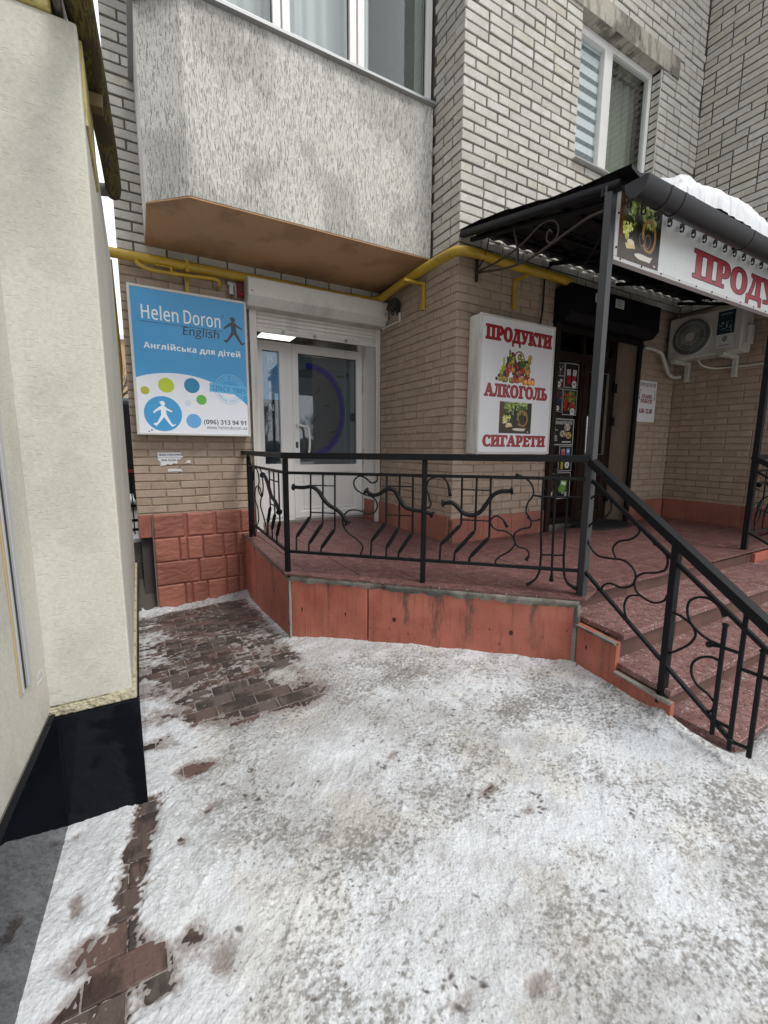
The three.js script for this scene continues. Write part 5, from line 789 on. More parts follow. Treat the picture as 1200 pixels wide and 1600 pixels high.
  const cg = new THREE.ExtrudeGeometry(cheek, { depth: 0.035, bevelEnabled: false }); const cuv = cg.attributes.uv, cp = cg.attributes.position; for (let n = 0; n < cp.count; n++) cuv.setXY(n, (cp.getX(n) + 1.6) / 0.7, (cp.getY(n) + 0.25) / 0.7);
  cg.rotateY(RX); const ck = part('wall_panel', cg, wm[2], porch, 'stepped orange cheek of steps'); ck.position.set(2.262, 0, 0); ck.rotation.y = 0.0; cg.applyMatrix4(new THREE.Matrix4().set(1, 0, -0.17, -0.27, 0, 1, 0, 0, 0, 0, 1, 0, 0, 0, 0, 1));
  part('wall_panel', boxUV(bx(4.745, 6.0, 0.406, PY - 0.034, -1.69, -1.655)), wm[0], porch, 'pale orange panel beside steps');
}

// ---------------------------------------------------------------- wrought iron railings
const railIron = MD([0.007, 0.0075, 0.009], 0.5, 0.42);
function railing(P, Q, t) { // returns a mapper from (s, y) in the railing's plane to world
  const d = V(Q[0] - P[0], 0, Q[1] - P[1]).normalize(); return { pt: (s, y, o = 0) => V(P[0] + d.x * s - d.z * o, y, P[1] + d.z * s + d.x * o), ang: Math.atan2(-d.z, d.x) };
}
function kit(f, root) {
  const tube = (name, pts, r, smooth = 0, sides = 6) => part(name, sweep(pts.map(([s, y]) => f.pt(s, y)), r, sides, smooth), railIron, root);
  const box = (name, s0, s1, y0, y1, t = 0.04) => { const m = part(name, bx(0, s1 - s0, y0, y1, -t / 2, t / 2, 0.003), railIron, root), p = f.pt(s0, 0); at(m, p.x, 0, p.z, f.ang); return m; };
  return {
    tube, box,
    bar: (p) => part('bar', merge([sweep(p.slice(0, 2).map(([s, y]) => f.pt(s, y)), 0.0068, 4), sweep([f.pt(...p[1]), f.pt(lerp(p[1][0], p[2][0], 0.12), lerp(p[1][1], p[2][1], 0.12)), f.pt(lerp(p[1][0], p[2][0], 0.88), lerp(p[1][1], p[2][1], 0.88)), f.pt(...p[2])], [0.0068, 0.0135, 0.0135, 0.0068], 6), sweep(p.slice(2).map(([s, y]) => f.pt(s, y)), 0.0068, 4)]), railIron, root),
    snake: (p) => { const n = p.length; tube('wavy_bar', p, p.map((_, i) => 0.0145 - 0.003 * Math.abs(i / (n - 1) - 0.5)), 5, 8); for (const [a, b] of [[p[0], p[1]], [p[n - 1], p[n - 2]]]) { const A1 = f.pt(...a), B1 = f.pt(...b), dd = A1.clone().sub(B1).normalize(); part('finial', sweep([A1, A1.clone().addScaledVector(dd, 0.008), A1.clone().addScaledVector(dd, 0.018)], [0.014, 0.026, 0.022], 8), railIron, root); } },
    curl: (p, tip) => { const r = p.map(() => 0.0058); if (tip & 1) { r[0] = 0.013; r[1] = 0.006; } if (tip & 2) r[r.length - 1] = 0.013; tube('scroll', p, r, 5, 6); },
  };
}
{
  const root = thing('porch_railing', 'black wrought iron railing with wavy bars along porch edge', 'railing');
  const f = railing([0.882, -2.965], [2.301, -1.622]), k = kit(f, root);
  for (const s of [0, 0.976]) k.box('post', s - 0.016, s + 0.016, PY - 0.01, 1.326, 0.032);
  k.box('top_rail', -0.02, 1.94, 1.327, 1.368, 0.05); k.box('middle_rail', 0.016, 0.96, 1.219, 1.239, 0.02); k.box('middle_rail', 0.992, 1.93, 1.219, 1.239, 0.02); k.box('bottom_rail', 0.016, 0.96, 0.66, 0.68, 0.02); k.box('bottom_rail', 0.992, 1.93, 0.662, 0.682, 0.02);
  k.snake([[0.07, 1.13], [0.131, 1.129], [0.198, 1.136], [0.247, 1.104], [0.285, 1.049], [0.328, 1.009], [0.371, 0.988], [0.414, 0.951], [0.447, 0.901]]);
  k.snake([[0.594, 1.114], [0.63, 1.093], [0.676, 1.102], [0.727, 1.135], [0.777, 1.13], [0.813, 1.072], [0.848, 1.024], [0.898, 1.006], [0.987, 0.995], [1.021, 0.982]]);
  k.snake([[1.107, 1.056], [1.154, 1.062], [1.192, 1.032], [1.231, 0.996], [1.287, 0.986], [1.332, 1.009], [1.367, 1.058], [1.401, 1.111], [1.445, 1.14], [1.507, 1.146]]);
  for (const b of [[[0.189, 1.226], [0.183, 0.93], [0.072, 0.776], [0.069, 0.673]], [[0.279, 1.227], [0.273, 0.887], [0.166, 0.733], [0.164, 0.674]], [[0.365, 1.227], [0.361, 0.85], [0.257, 0.706], [0.257, 0.674]], [[0.726, 1.233], [0.724, 0.914], [0.623, 0.781], [0.617, 0.672]], [[0.813, 1.233], [0.812, 0.883], [0.727, 0.739], [0.725, 0.676]], [[0.9, 1.233], [0.903, 0.852], [0.81, 0.707], [0.81, 0.677]], [[1.214, 1.224], [1.217, 0.923], [1.09, 0.783], [1.085, 0.673]], [[1.304, 1.225], [1.305, 0.888], [1.182, 0.735], [1.179, 0.677]], [[1.389, 1.225], [1.394, 0.85], [1.278, 0.712], [1.274, 0.679]]]) k.bar(b);
  for (const [a, b, y] of [[0.187, 0.364, 1.146], [0.184, 0.362, 0.958], [0.726, 0.902, 1.156], [0.724, 0.901, 0.964], [1.217, 1.391, 1.146], [1.216, 1.391, 0.953]]) k.tube('cross_bar', [[a, y], [b, y]], 0.0055, 0, 4);
  k.curl([[0.546, 0.681], [0.56, 0.741], [0.52, 0.785], [0.456, 0.829], [0.422, 0.879], [0.424, 0.941], [0.467, 0.982], [0.531, 0.986], [0.604, 0.964], [0.646, 0.981], [0.663, 1.027], [0.635, 1.076], [0.562, 1.099], [0.508, 1.137], [0.502, 1.187], [0.542, 1.218], [0.583, 1.204], [0.624, 1.173], [0.66, 1.189], [0.661, 1.225]]);
  k.curl([[0.988, 1.017], [1.019, 1.035], [1.008, 1.093], [0.989, 1.15], [1.003, 1.199], [1.045, 1.221], [1.093, 1.22], [1.124, 1.183], [1.143, 1.102]], 2);
  k.curl([[1.501, 0.92], [1.47, 0.968], [1.433, 0.987], [1.401, 0.965], [1.404, 0.927], [1.437, 0.9], [1.492, 0.893], [1.533, 0.865], [1.551, 0.821], [1.524, 0.772], [1.463, 0.729], [1.439, 0.698], [1.442, 0.679]], 1);
  k.curl([[1.535, 1.248], [1.599, 1.222], [1.636, 1.178], [1.643, 1.128], [1.615, 1.076], [1.608, 1.021], [1.634, 0.976], [1.636, 0.929], [1.589, 0.913], [1.55, 0.887], [1.543, 0.849], [1.567, 0.803], [1.622, 0.785], [1.638, 0.75], [1.621, 0.716]], 3);
  k.curl([[1.615, 0.989], [1.647, 0.967], [1.697, 0.98]]);
  k.tube('end_bar', [[1.697, 1.229], [1.698, 0.979], [1.706, 0.66], [1.684, 0.601], [1.645, 0.566], [1.633, 0.558]], [0.0075, 0.0075, 0.0075, 0.0075, 0.011, 0.014], 3); k.tube('end_bar', [[1.765, 1.29], [1.771, 0.908], [1.777, 0.64], [1.777, 0.594]], [0.0075, 0.0075, 0.0075, 0.015]); k.tube('end_bar', [[1.836, 1.229], [1.839, 0.967], [1.846, 0.661], [1.867, 0.596], [1.91, 0.565], [1.925, 0.559]], [0.0075, 0.0075, 0.0075, 0.0075, 0.011, 0.014], 3);
  k.tube('cross_bar', [[1.647, 1.123], [1.699, 1.116], [1.921, 1.121]], 0.007); k.tube('cross_bar', [[1.709, 0.758], [1.84, 0.762]], 0.006);
  // return to the house wall
  const f2 = railing([0.934, -4.56], [0.882, -2.965]), r = kit(f2, root), L = 1.595;
  r.box('post', 0.2, 0.232, PY - 0.01, 1.326, 0.032); r.box('top_rail', -0.04, L, 1.328, 1.368, 0.05); r.box('middle_rail', 0.24, L - 0.016, 1.219, 1.239, 0.02); r.box('bottom_rail', 0.24, L - 0.016, 0.66, 0.68, 0.02);
  for (const s of [1.1, 1.25, 1.4]) r.bar([[s, 1.228], [s, 0.93 - (s - 1.1) * 0.25], [s - 0.11, 0.78 - (s - 1.1) * 0.2], [s - 0.11, 0.672]]);
  for (const y of [1.15, 0.955]) r.tube('cross_bar', [[1.1, y], [1.4, y]], 0.0055, 0, 4);
  r.snake([[0.86, 1.17], [0.95, 1.16], [1.05, 1.1], [1.15, 1.02], [1.28, 0.99], [1.38, 0.93]]);
  r.curl([[0.5, 0.672], [0.62, 0.75], [0.6, 0.85], [0.5, 0.92], [0.52, 1.02], [0.68, 1.06], [0.78, 1.0], [0.72, 0.9], [0.85, 0.8], [0.95, 0.7], [0.93, 0.672]], 0); r.curl([[0.42, 1.1], [0.5, 1.2], [0.62, 1.21], [0.7, 1.12], [0.66, 1.03], [0.8, 0.98], [0.86, 1.08], [0.8, 1.2], [0.7, 1.225]], 1);
  for (const s of [0.27, 0.33, 0.39]) r.tube('end_bar', [[s, 1.28 - (s - 0.27) * 0.4], [s, 0.68], [s + 0.02 * (s > 0.3 ? 1 : -1), 0.56]], [0.0075, 0.0075, 0.013]);
  r.tube('end_bar', [[0.24, 1.26], [0.26, 1.31], [0.3, 1.3], [0.31, 1.22]], 0.0075, 4);
}
{
  const root = thing('stair_railing', 'black wrought iron stair railing with scrolls descending beside the near cheek of steps', 'railing');
  const f = railing([2.301, -1.622], [2.15, -0.98]), k = kit(f, root);
  k.box('post', 0.572, 0.606, 0.15, 0.985, 0.034); part('post_foot', new THREE.CylinderGeometry(0.026, 0.034, 0.05, 10).translate(f.pt(0.589, 0).x, 0.2, f.pt(0.589, 0).z), railIron, root);
  const slope = (name, s0, y0, s1, y1, h, t) => { const L = Math.hypot(s1 - s0, y1 - y0), m = part(name, bx(0, L, -h / 2, h / 2, -t / 2, t / 2, 0.003), railIron, root), p = f.pt(s0, y0); m.position.copy(p); m.rotation.set(0, f.ang, Math.atan2(y1 - y0, s1 - s0), 'YXZ'); return m; };
  slope('top_rail', -0.03, 1.352, 1.12, 0.655, 0.042, 0.05); slope('middle_rail', 0.02, 1.222, 1.12, 0.565, 0.018, 0.02); slope('bottom_rail', 0.015, 0.674, 0.93, 0.188, 0.018, 0.02);
  for (const [s, y1, y0] of [[0.84, 0.678, 0.17], [0.914, 0.756, 0.15], [0.99, 0.63, 0.17]]) k.tube('end_bar', [[s, y0], [s, y1 - 0.012], [s, y1 - 0.005], [s, y1]], [0.0095, 0.0095, 0.0135, 0.012], 0, 8);
  k.tube('cross_bar', [[0.786, 0.56], [0.83, 0.572], [0.911, 0.579]], 0.0075); k.tube('cross_bar', [[0.925, 0.517], [1.06, 0.53]], 0.0075); k.tube('cross_bar', [[0.84, 0.239], [0.912, 0.245]], 0.0075); k.tube('cross_bar', [[0.914, 0.19], [0.99, 0.206]], 0.0075);
  part('finial', new THREE.SphereGeometry(0.014, 10, 8).translate(...f.pt(0.784, 0.56).toArray()), railIron, root);
  k.curl([[0.007, 1.109], [0.091, 1.154], [0.165, 1.127], [0.177, 1.074], [0.132, 1.018], [0.035, 0.966], [0.012, 0.914], [0.034, 0.844], [0.102, 0.796], [0.206, 0.802], [0.29, 0.813], [0.35, 0.79], [0.377, 0.75], [0.36, 0.697], [0.295, 0.662], [0.209, 0.66], [0.16, 0.624], [0.164, 0.584]]);
  k.curl([[0.357, 1.03], [0.373, 0.983], [0.323, 0.935], [0.245, 0.905], [0.213, 0.858], [0.236, 0.814]]);
  k.curl([[0.461, 0.941], [0.512, 0.926], [0.545, 0.886], [0.541, 0.833], [0.496, 0.803], [0.417, 0.776], [0.373, 0.73], [0.385, 0.677], [0.431, 0.654], [0.494, 0.648], [0.549, 0.677], [0.563, 0.708]]);
  k.curl([[0.419, 0.66], [0.345, 0.63], [0.322, 0.577], [0.34, 0.515], [0.371, 0.493]]);
  k.curl([[0.836, 0.708], [0.811, 0.737], [0.763, 0.76], [0.709, 0.749], [0.675, 0.717], [0.67, 0.669], [0.69, 0.626], [0.735, 0.594], [0.784, 0.579], [0.837, 0.579]], 1);
  k.curl([[0.591, 0.639], [0.646, 0.634], [0.7, 0.613], [0.72, 0.58], [0.701, 0.529], [0.655, 0.477], [0.592, 0.421]]);
  k.curl([[0.845, 0.507], [0.8, 0.509], [0.748, 0.479], [0.72, 0.436], [0.724, 0.386], [0.755, 0.352], [0.804, 0.338], [0.834, 0.314], [0.828, 0.273], [0.806, 0.257]]);
}
{
  const root = thing('stair_railing', 'black iron railing behind the far post of the canopy, at wing wall', 'railing');
  const f = railing([4.702, -1.728], [6.03, -1.728]), k = kit(f, root);
  k.box('top_rail', 0.0, 1.32, 1.327, 1.368, 0.05); k.box('middle_rail', 0.022, 1.32, 1.215, 1.235, 0.02); k.box('bottom_rail', 0.022, 1.32, 0.66, 0.68, 0.02);
  for (let i = 0; i < 6; i++) { const s = 0.26 + i * 0.17; k.bar([[s, 1.225], [s, 0.95], [s - 0.11, 0.8], [s - 0.11, 0.67]]); }
  k.snake([[0.14, 1.1], [0.25, 1.12], [0.35, 1.08], [0.45, 0.98], [0.6, 0.98], [0.75, 1.05]]); k.curl([[0.05, 0.68], [0.2, 0.74], [0.24, 0.86], [0.14, 0.94], [0.05, 0.88], [0.06, 0.78]]); k.curl([[0.16, 1.05], [0.06, 1.08], [0.05, 1.16], [0.14, 1.2]]);
  const f2 = railing([4.702, -1.728], [4.702, -0.9]), q = kit(f2, root);
  const slope = (name, s0, y0, s1, y1, h, t) => { const L = Math.hypot(s1 - s0, y1 - y0), m = part(name, bx(0, L, -h / 2, h / 2, -t / 2, t / 2, 0.003), railIron, root); m.position.copy(f2.pt(s0, y0)); m.rotation.set(0, f2.ang, Math.atan2(y1 - y0, s1 - s0), 'YXZ'); };
  slope('top_rail', -0.02, 1.35, 1.12, 0.66, 0.042, 0.05); slope('middle_rail', 0.02, 1.22, 1.1, 0.57, 0.018, 0.02); slope('bottom_rail', 0.02, 0.674, 0.95, 0.2, 0.018, 0.02); q.box('post', 0.572, 0.606, 0.2, 0.985, 0.034); q.curl([[0.1, 0.66], [0.2, 0.74], [0.16, 0.86], [0.06, 0.9], [0.1, 1.0], [0.22, 1.04]]);
}

// ---------------------------------------------------------------- cream plaster building at the left
const [crMap, crBump] = barkTex(1024, 1024, 3000, false, [199, 197, 188], '138,133,120', 0.05);  // faint crease shading painted into the colour along the grooves
const cream = M(0xffffff, 0.8, { map: crMap, bumpMap: crBump, bumpScale: 0.0017 });
const granite = new THREE.MeshPhysicalMaterial({ color: lin(0.006, 0.007, 0.010), roughness: 0.03, specularIntensity: 0.27 });
{
  const b = thing('plaster_building', 'cream plastered low building with polished black granite plinth', 'building');
  const xi = -0.335, xo = -0.078, zf = -1.822, zb = -3.93, yt = 2.70, yb = 0.455;
  part('wall', boxUV(bx(xo - 2.6, xo - 0.002, yb, yt, zb, zf, 0.006), 0.9), cream, b, 'cream plaster pier');
  const turn = (g) => g.translate(-xi, 0, 1.8).rotateY(-0.062).translate(xi, 0, -1.8); // this wall stands a few degrees off the pier
  part('wall', boxUV(turn(bx(xi - 2.4, xi, yb + 0.012, yt + 0.4, zf - 0.1, 4.5, 0)), 0.9, 0.3, 0.2), cream, b, 'cream plaster wall beside the camera');
  // worn mortar strip above the plinth
  part('worn_edge', boxUV(bx(xi - 0.01, xo + 0.012, yb - 0.012, yb + 0.028, zf - 0.2, zf + 0.012, 0.006), 0.5), M([0.5, 0.47, 0.36], 0.95, { map: grimeMap, bumpMap: fineBump, bumpScale: 0.01 }), b, 'chipped mortar edge'); part('worn_edge', boxUV(bx(xo - 0.05, xo + 0.011, yb - 0.011, yb + 0.026, zb + 0.01, zf - 0.201, 0.006), 0.5), M([0.5, 0.47, 0.36], 0.95, { map: grimeMap, bumpMap: fineBump, bumpScale: 0.01 }), b);
  const t = 0.02;
  part('granite_slab', bx(xi + 0.001, xo + t, -0.3, yb - 0.013, zf - 0.002, zf + t, 0.0025), granite, b, 'polished black granite front slab');
  for (let z = zf - 0.004, k = 0; z > zb; z -= 0.6, k++) part('granite_slab', bx(xo - 0.002, xo + t - 0.001, -0.4, yb - 0.013, Math.max(z - 0.597, zb), z, 0.0025), granite, b);
  part('granite_slab', turn(bx(xi + 0.002, xi + 0.018, -0.3, yb + 0.008, zf + t + 0.001, zf + 0.085, 0.002)), granite, b);
  for (let z = zf + 0.088; z < 3; z += 0.9) part('granite_slab', turn(bx(xi + 0.001, xi + 0.02, -0.3, yb + 0.008, z, z + 0.897, 0.0025)), granite, b);
  part('plinth_core', merge([bx(xo - 2.6, xo - 0.003, -0.4, yb - 0.02, zb, zf - 0.003, 0), turn(bx(xi - 2.4, xi, -0.4, yb, zf - 0.1, 4.5, 0))]), cement, b);
  // shutter channel on the side wall
  const ch = grp('shutter_channel', b, 'grey metal shutter channel with dark slot'); const alu = M([0.5, 0.51, 0.52], 0.35, { metalness: 0.3 });
  part('flange', turn(bx(xi, xi + 0.012, 0.675, 2.6, -1.628, -1.60)), alu, ch); part('flange', turn(bx(xi, xi + 0.009, 0.675, 2.6, -1.568, -1.556)), alu, ch); part('slot', turn(bx(xi - 0.01, xi + 0.004, 0.675, 2.6, -1.60, -1.568, 0)), M([0.015, 0.015, 0.015], 0.6), ch);
  part('sealant', turn(sweep([[xi + 0.001, 0.67, -1.552], [xi + 0.002, 1.2, -1.551], [xi + 0.001, 2.6, -1.552]], 0.0035, 6)), M([0.42, 0.33, 0.16], 0.8), ch); part('wire_end', sweep([[xi + 0.014, 0.675, -1.60], [xi + 0.03, 0.69, -1.615], [xi + 0.026, 0.71, -1.625], [xi + 0.014, 0.69, -1.61]], 0.0016, 5, 4), alu, ch);
  // eaves: trim, fascia board, gutter with moss
  const yel = M([0.50, 0.44, 0.17], 0.7, { map: grimeMap });
  part('eaves_trim', boxUV(bx(xi - 0.02, -0.142, yt + 0.001, yt + 0.07, zf - 0.12, zf + 0.012, 0.006), 0.6), yel, b, 'dirty yellow eaves trim'); part('side_frieze', boxUV(bx(xo - 0.004, xo + 0.006, 2.45, yt - 0.002, -2.32, zf - 0.06), 0.6), yel, b, 'yellow painted frieze');
  part('fascia_board', boxUV(bx(-0.135, -0.115, yt + 0.02, yt + 0.17, zb, zf + 0.06, 0.004), 0.4), M([0.42, 0.40, 0.36], 0.95, { map: balMap2, bumpMap: balBump, bumpScale: 0.003 }), b, 'weathered wooden fascia board'); part('bracket', bx(-0.125, -0.03, 2.655, 2.70, -2.16, -2.11), M([0.12, 0.085, 0.04], 0.9), b, 'rotten wooden gutter bracket');
  const moss = M(0xffffff, 0.8, { map: dataTex(256, 256, (u, v) => { const a = tf(u, v, 8, 8, 4), c = tf(u, v, 50, 50, 2); return a > 0.5 && c > 0.45 ? [0.36, 0.33, 0.12] : [0.20 + 0.1 * c, 0.155 + 0.08 * c, 0.085 + 0.05 * c]; }) });
  part('gutter', sweep([[-0.085, 2.765, -1.4], [-0.07, 2.757, -1.8], [-0.052, 2.755, -2.1], [-0.022, 2.75, -2.86], [-0.026, 2.74, -2.93]], [0.042, 0.042, 0.04, 0.038, 0.034], 12, 3), moss, b, 'mossy brown gutter pipe'); part('outlet', sweep([[-0.024, 2.745, -2.9], [-0.09, 2.742, -2.92], [-0.16, 2.742, -2.92]], 0.03, 10, 3), M([0.12, 0.115, 0.1], 0.7), b);
  part('roof', bx(-2.8, -0.136, yt + 0.171, yt + 0.25, zb - 0.05, zf + 0.06), M([0.1, 0.1, 0.1], 0.8), b); part('roof', turn(bx(-2.9, xi + 0.001, yt + 0.45, yt + 0.55, zf - 0.1, 4.5)), M([0.1, 0.1, 0.1], 0.8), b);
}
// unseen tall block added beyond the low building: it takes the sky light from the left faces of the balcony and the pier
{
  const n = thing('unseen_neighbour_block', 'unseen tall grey brick apartment block added behind the low cream building', 'building', [-7.5, -0.1, 0]); const gw = M([0.30, 0.285, 0.26], 0.9, { map: soilMap });
  part('wall', boxUV(bx(-9, 0, 0, 24, -3.5, 14, 0)), gw, n);
  for (let r = 0; r < 8; r++) for (let c = 0; c < 6; c++) { const w = part('window', bx(0.002, 0.05, 1.0 + r * 2.9, 2.5 + r * 2.9, -2.6 + c * 2.8, -1.1 + c * 2.8), pvc, n); part('pane', bx(0.051, 0.056, 1.08 + r * 2.9, 2.42 + r * 2.9, -2.52 + c * 2.8, -1.18 + c * 2.8, 0), M([0.04, 0.05, 0.055], 0.05), w); }
  part('roof', bx(-9.2, 0.3, 24, 24.3, -3.7, 14.2, 0), M([0.2, 0.2, 0.2], 0.9), n);
}
// ---------------------------------------------------------------- beyond the passage
{
  const w = thing('retaining_wall', 'dark stone block retaining wall with snow cap at end of passage', 'wall'); const dk = [[0.06, 0.055, 0.05], [0.075, 0.068, 0.06], [0.05, 0.046, 0.042]].map((c) => M(c, 0.9, { bumpMap: fineBump, bumpScale: 0.006 }));
  part('core', bx(-1.6, 0.3, -0.5, 0.48, -4.95, -4.735, 0), dk[2], w);
  for (let r = 0; r < 4; r++) for (let x = -1.6 + (r % 2) * 0.11, k = 0; x < 0.1; x += 0.225, k++) part('stone', new RoundedBoxGeometry(0.215, 0.19, 0.05, 1, 0.008).translate(x + 0.11, -0.2 + r * 0.2, -4.725), dk[(k + r) % 3], w);
  part('snow_cap', (() => { const g = new THREE.BoxGeometry(1.9, 0.03, 0.24, 60, 2, 8), p = g.attributes.position; for (let i = 0; i < p.count; i++) if (p.getY(i) > 0) p.setY(i, 0.004 + 0.03 * fbm(p.getX(i) * 9, p.getZ(i) * 9, 3)); g.computeVertexNormals(); g.translate(-0.65, 0.508, -4.83); return g; })(), snowMat, w);
  const f = thing('metal_fence', 'black metal bar fence behind retaining wall', 'fence', [0, 0, -5.3]);
  for (const y of [0.52, 0.62, 0.78, 1.12]) part('rail', bx(-1.6, 0.0, y - 0.014, y + 0.014, -0.012, 0.012), iron, f); for (let x = -1.6; x < 0.01; x += 0.072) part('bar', bx(x - 0.006, x + 0.006, 0.3, 1.14, -0.005, 0.005, 0), iron, f);
  tmesh('gas_riser', sweep([[-0.118, 3.2, -5.25], [-0.118, 1.9, -5.25], [-0.17, 1.8, -5.25], [-0.9, 1.78, -5.25]], 0.02, 10, 3), yellow, 'upright yellow gas riser in gap between buildings', 'pipe');
  const v = thing('parked_van', 'dark parked van with snow on its roof beyond fence', 'van', [-1.2, 0.3, -8.6]); const body = M([0.012, 0.012, 0.015], 0.25);
  const s = new THREE.Shape([[-2.2, 0.35], [2.25, 0.35], [2.3, 0.9], [2.2, 1.5], [2.0, 1.8], [-0.9, 1.8], [-1.5, 1.15], [-2.2, 0.95]].map((q) => new THREE.Vector2(...q))); const vg = new THREE.ExtrudeGeometry(s, { depth: 1.7, bevelEnabled: true, bevelSize: 0.05, bevelThickness: 0.06, bevelSegments: 2 }); vg.translate(0, 0, -1.7); part('body', vg, body, v);
  for (const [x, a] of [[-0.75, 0.55], [0.1, 0.9], [1.15, 0.85]]) part('window', bx(x, x + a, 1.15, 1.6, 0.058, 0.066, 0.003), M([0.02, 0.025, 0.03], 0.05), v); for (const x of [-1.5, 1.4]) { const wl = part('wheel', new THREE.CylinderGeometry(0.33, 0.33, 0.2, 24).rotateX(Math.PI / 2).translate(x, 0.33, 0.0), M([0.02, 0.02, 0.02], 0.8), v); part('rim', new THREE.CylinderGeometry(0.2, 0.2, 0.02, 20).rotateX(Math.PI / 2).translate(x, 0.33, 0.1), M([0.4, 0.4, 0.4], 0.3, { metalness: 0.8 }), wl); }
  part('tail_light', bx(2.2, 2.33, 0.85, 1.15, -0.1, 0.05), M([0.35, 0.02, 0.02], 0.2), v); part('rear_light', bx(0.9, 1.2, 0.62, 0.72, 0.05, 0.075), M([0.35, 0.02, 0.02], 0.2), v); part('roof_snow', new RoundedBoxGeometry(2.9, 0.1, 1.7, 3, 0.045).translate(0.55, 1.88, -0.85), snowMat, v);
  const far = thing('distant_building', 'orange brown apartment house far behind the gap', 'building', [-3, 0.2, -46]); part('wall', bx(-7, 7, 0, 10.5, -8, 0, 0), M([0.36, 0.25, 0.17], 0.9), far); part('roof', bx(-7.3, 7.3, 10.5, 10.9, -8.2, 0.3, 0), M([0.6, 0.62, 0.65], 0.9), far); for (let r = 0; r < 4; r++) for (let c = 0; c < 6; c++) { const wv = part('window', bx(-6 + c * 2.2, -4.8 + c * 2.2, 0.9 + r * 2.5, 2.3 + r * 2.5, -0.05, 0.02, 0), M([0.05, 0.06, 0.07], 0.1), far); part('sill', bx(-6.05 + c * 2.2, -4.75 + c * 2.2, 0.82 + r * 2.5, 0.9 + r * 2.5, 0.0, 0.1, 0), M([0.6, 0.6, 0.6], 0.8), wv); }
}
function bareTree(label, pos, H, group) {
  const t = thing('bare_tree', label, 'tree', pos, group), bark = M([0.09, 0.075, 0.06], 0.95), limbs = [], twigs = [];
  const grow = (p, d, L, r, k) => { const e = p.clone().addScaledVector(d, L), m = p.clone().lerp(e, 0.5).add(V(rr(-1, 1), rr(-0.3, 0.5), rr(-1, 1)).multiplyScalar(L * 0.07)); (k > 2 ? limbs : twigs).push(sweep([p, m, e], [r, r * 0.8, r * 0.6], k > 2 ? 6 : 3)); if (k === 0) return; const n = k > 2 ? 3 : 4; for (let i = 0; i < n; i++) { const q = d.clone().multiplyScalar(1).add(V(rr(-1, 1), rr(-0.15, 0.7), rr(-1, 1)).multiplyScalar(0.75)).normalize(); grow(p.clone().lerp(e, rr(0.55, 1)), q, L * rr(0.58, 0.78), r * 0.55, k - 1); } };
  part('trunk', sweep([[0, -0.3, 0], [0.05, H * 0.15, 0], [0, H * 0.3, 0.05]], [0.16, 0.12, 0.1], 8), bark, t);
  for (let i = 0; i < 4; i++) grow(V(0, H * 0.28, 0), V(rr(-0.7, 0.7), 1, rr(-0.7, 0.7)).normalize(), H * 0.22, 0.07, 4);
  part('limbs', merge(limbs), bark, t); const c = part('crown', merge(twigs), bark, t, 'bare winter twigs'); c.userData.kind = 'stuff'; return t;
}
bareTree('leafless tree seen through the gap beside brick corner', [-0.95, 0.2, -20], 6.2);
// trees across the yard behind the camera: they darken the reflection in the door glass
for (const [x, z, h] of [[3, 26, 6], [6.5, 24, 5], [9.5, 27, 7], [13, 25, 6], [16.5, 28, 6.5], [0, 29, 7], [21, 27, 6]]) bareTree('leafless tree across the yard mirrored in the door glass', [x, -0.1, z], h, 'trees across the yard');
{ const hedge = []; for (let i = 0; i < 90; i++) { const g = new THREE.IcosahedronGeometry(rr(0.8, 1.5), 2), p = g.attributes.position; for (let k = 0; k < p.count; k++) { const q = 0.7 + 0.6 * fbm(p.getX(k) * 2 + i, p.getY(k) * 2 + p.getZ(k), 3); p.setXYZ(k, p.getX(k) * q, p.getY(k) * q, p.getZ(k) * q); } g.computeVertexNormals(); hedge.push(g.translate(-8 + i * 0.45, rr(0.3, 1.1), 31 + rr(-1, 1))); } const h = struct('distant_hedge', merge(hedge), M([0.05, 0.045, 0.035], 1), 'stuff'); h.userData.label = 'dark hedge across the yard behind the camera'; h.userData.category = 'hedge'; }

// ---------------------------------------------------------------- ground, paving and snow
const near = { x0: -0.52, x1: 2.95, z0: -4.74, z1: 0.3 };
{
  const axis = (a, b, c, d, n) => { const r = [a, (a + b) / 2.2]; for (let i = 0; i <= n; i++) r.push(lerp(b, c, i / n)); r.push((c + d) / 2.2, d); return r; };
  const X = [-260, -60, -12, -3, ...[...Array(34)].map((_, i) => -0.6 + i * 0.12), 4, 8, 20, 70, 260], Z = [-260, -70, -20, -9, -4.9, -4.76, ...[...Array(44)].map((_, i) => -4.70 + i * 0.12), 0.8, 2, 6, 20, 70, 260];
  const P = [], I = [], U = []; for (const z of Z) for (const x of X) { P.push(x, (z < -4.72 ? 0.3 : gh(x, z) - (x > near.x0 && (x < near.x1 || z < -0.7) && z < near.z1 ? 0.06 : -0.02)), z); U.push(x, z); }
  for (let j = 0; j < Z.length - 1; j++) for (let i = 0; i < X.length - 1; i++) { const a = j * X.length + i, b = a + X.length; I.push(a, b, a + 1, a + 1, b, b + 1); }
  const g = new THREE.BufferGeometry(); g.setAttribute('position', new THREE.Float32BufferAttribute(P, 3)); g.setAttribute('uv', new THREE.Float32BufferAttribute(U, 2)); g.setIndex(I); g.computeVertexNormals();
  struct('ground', g, M([0.60, 0.61, 0.62], 0.85, { map: grimeMap, bumpMap: fineBump, bumpScale: 0.01 }));
}
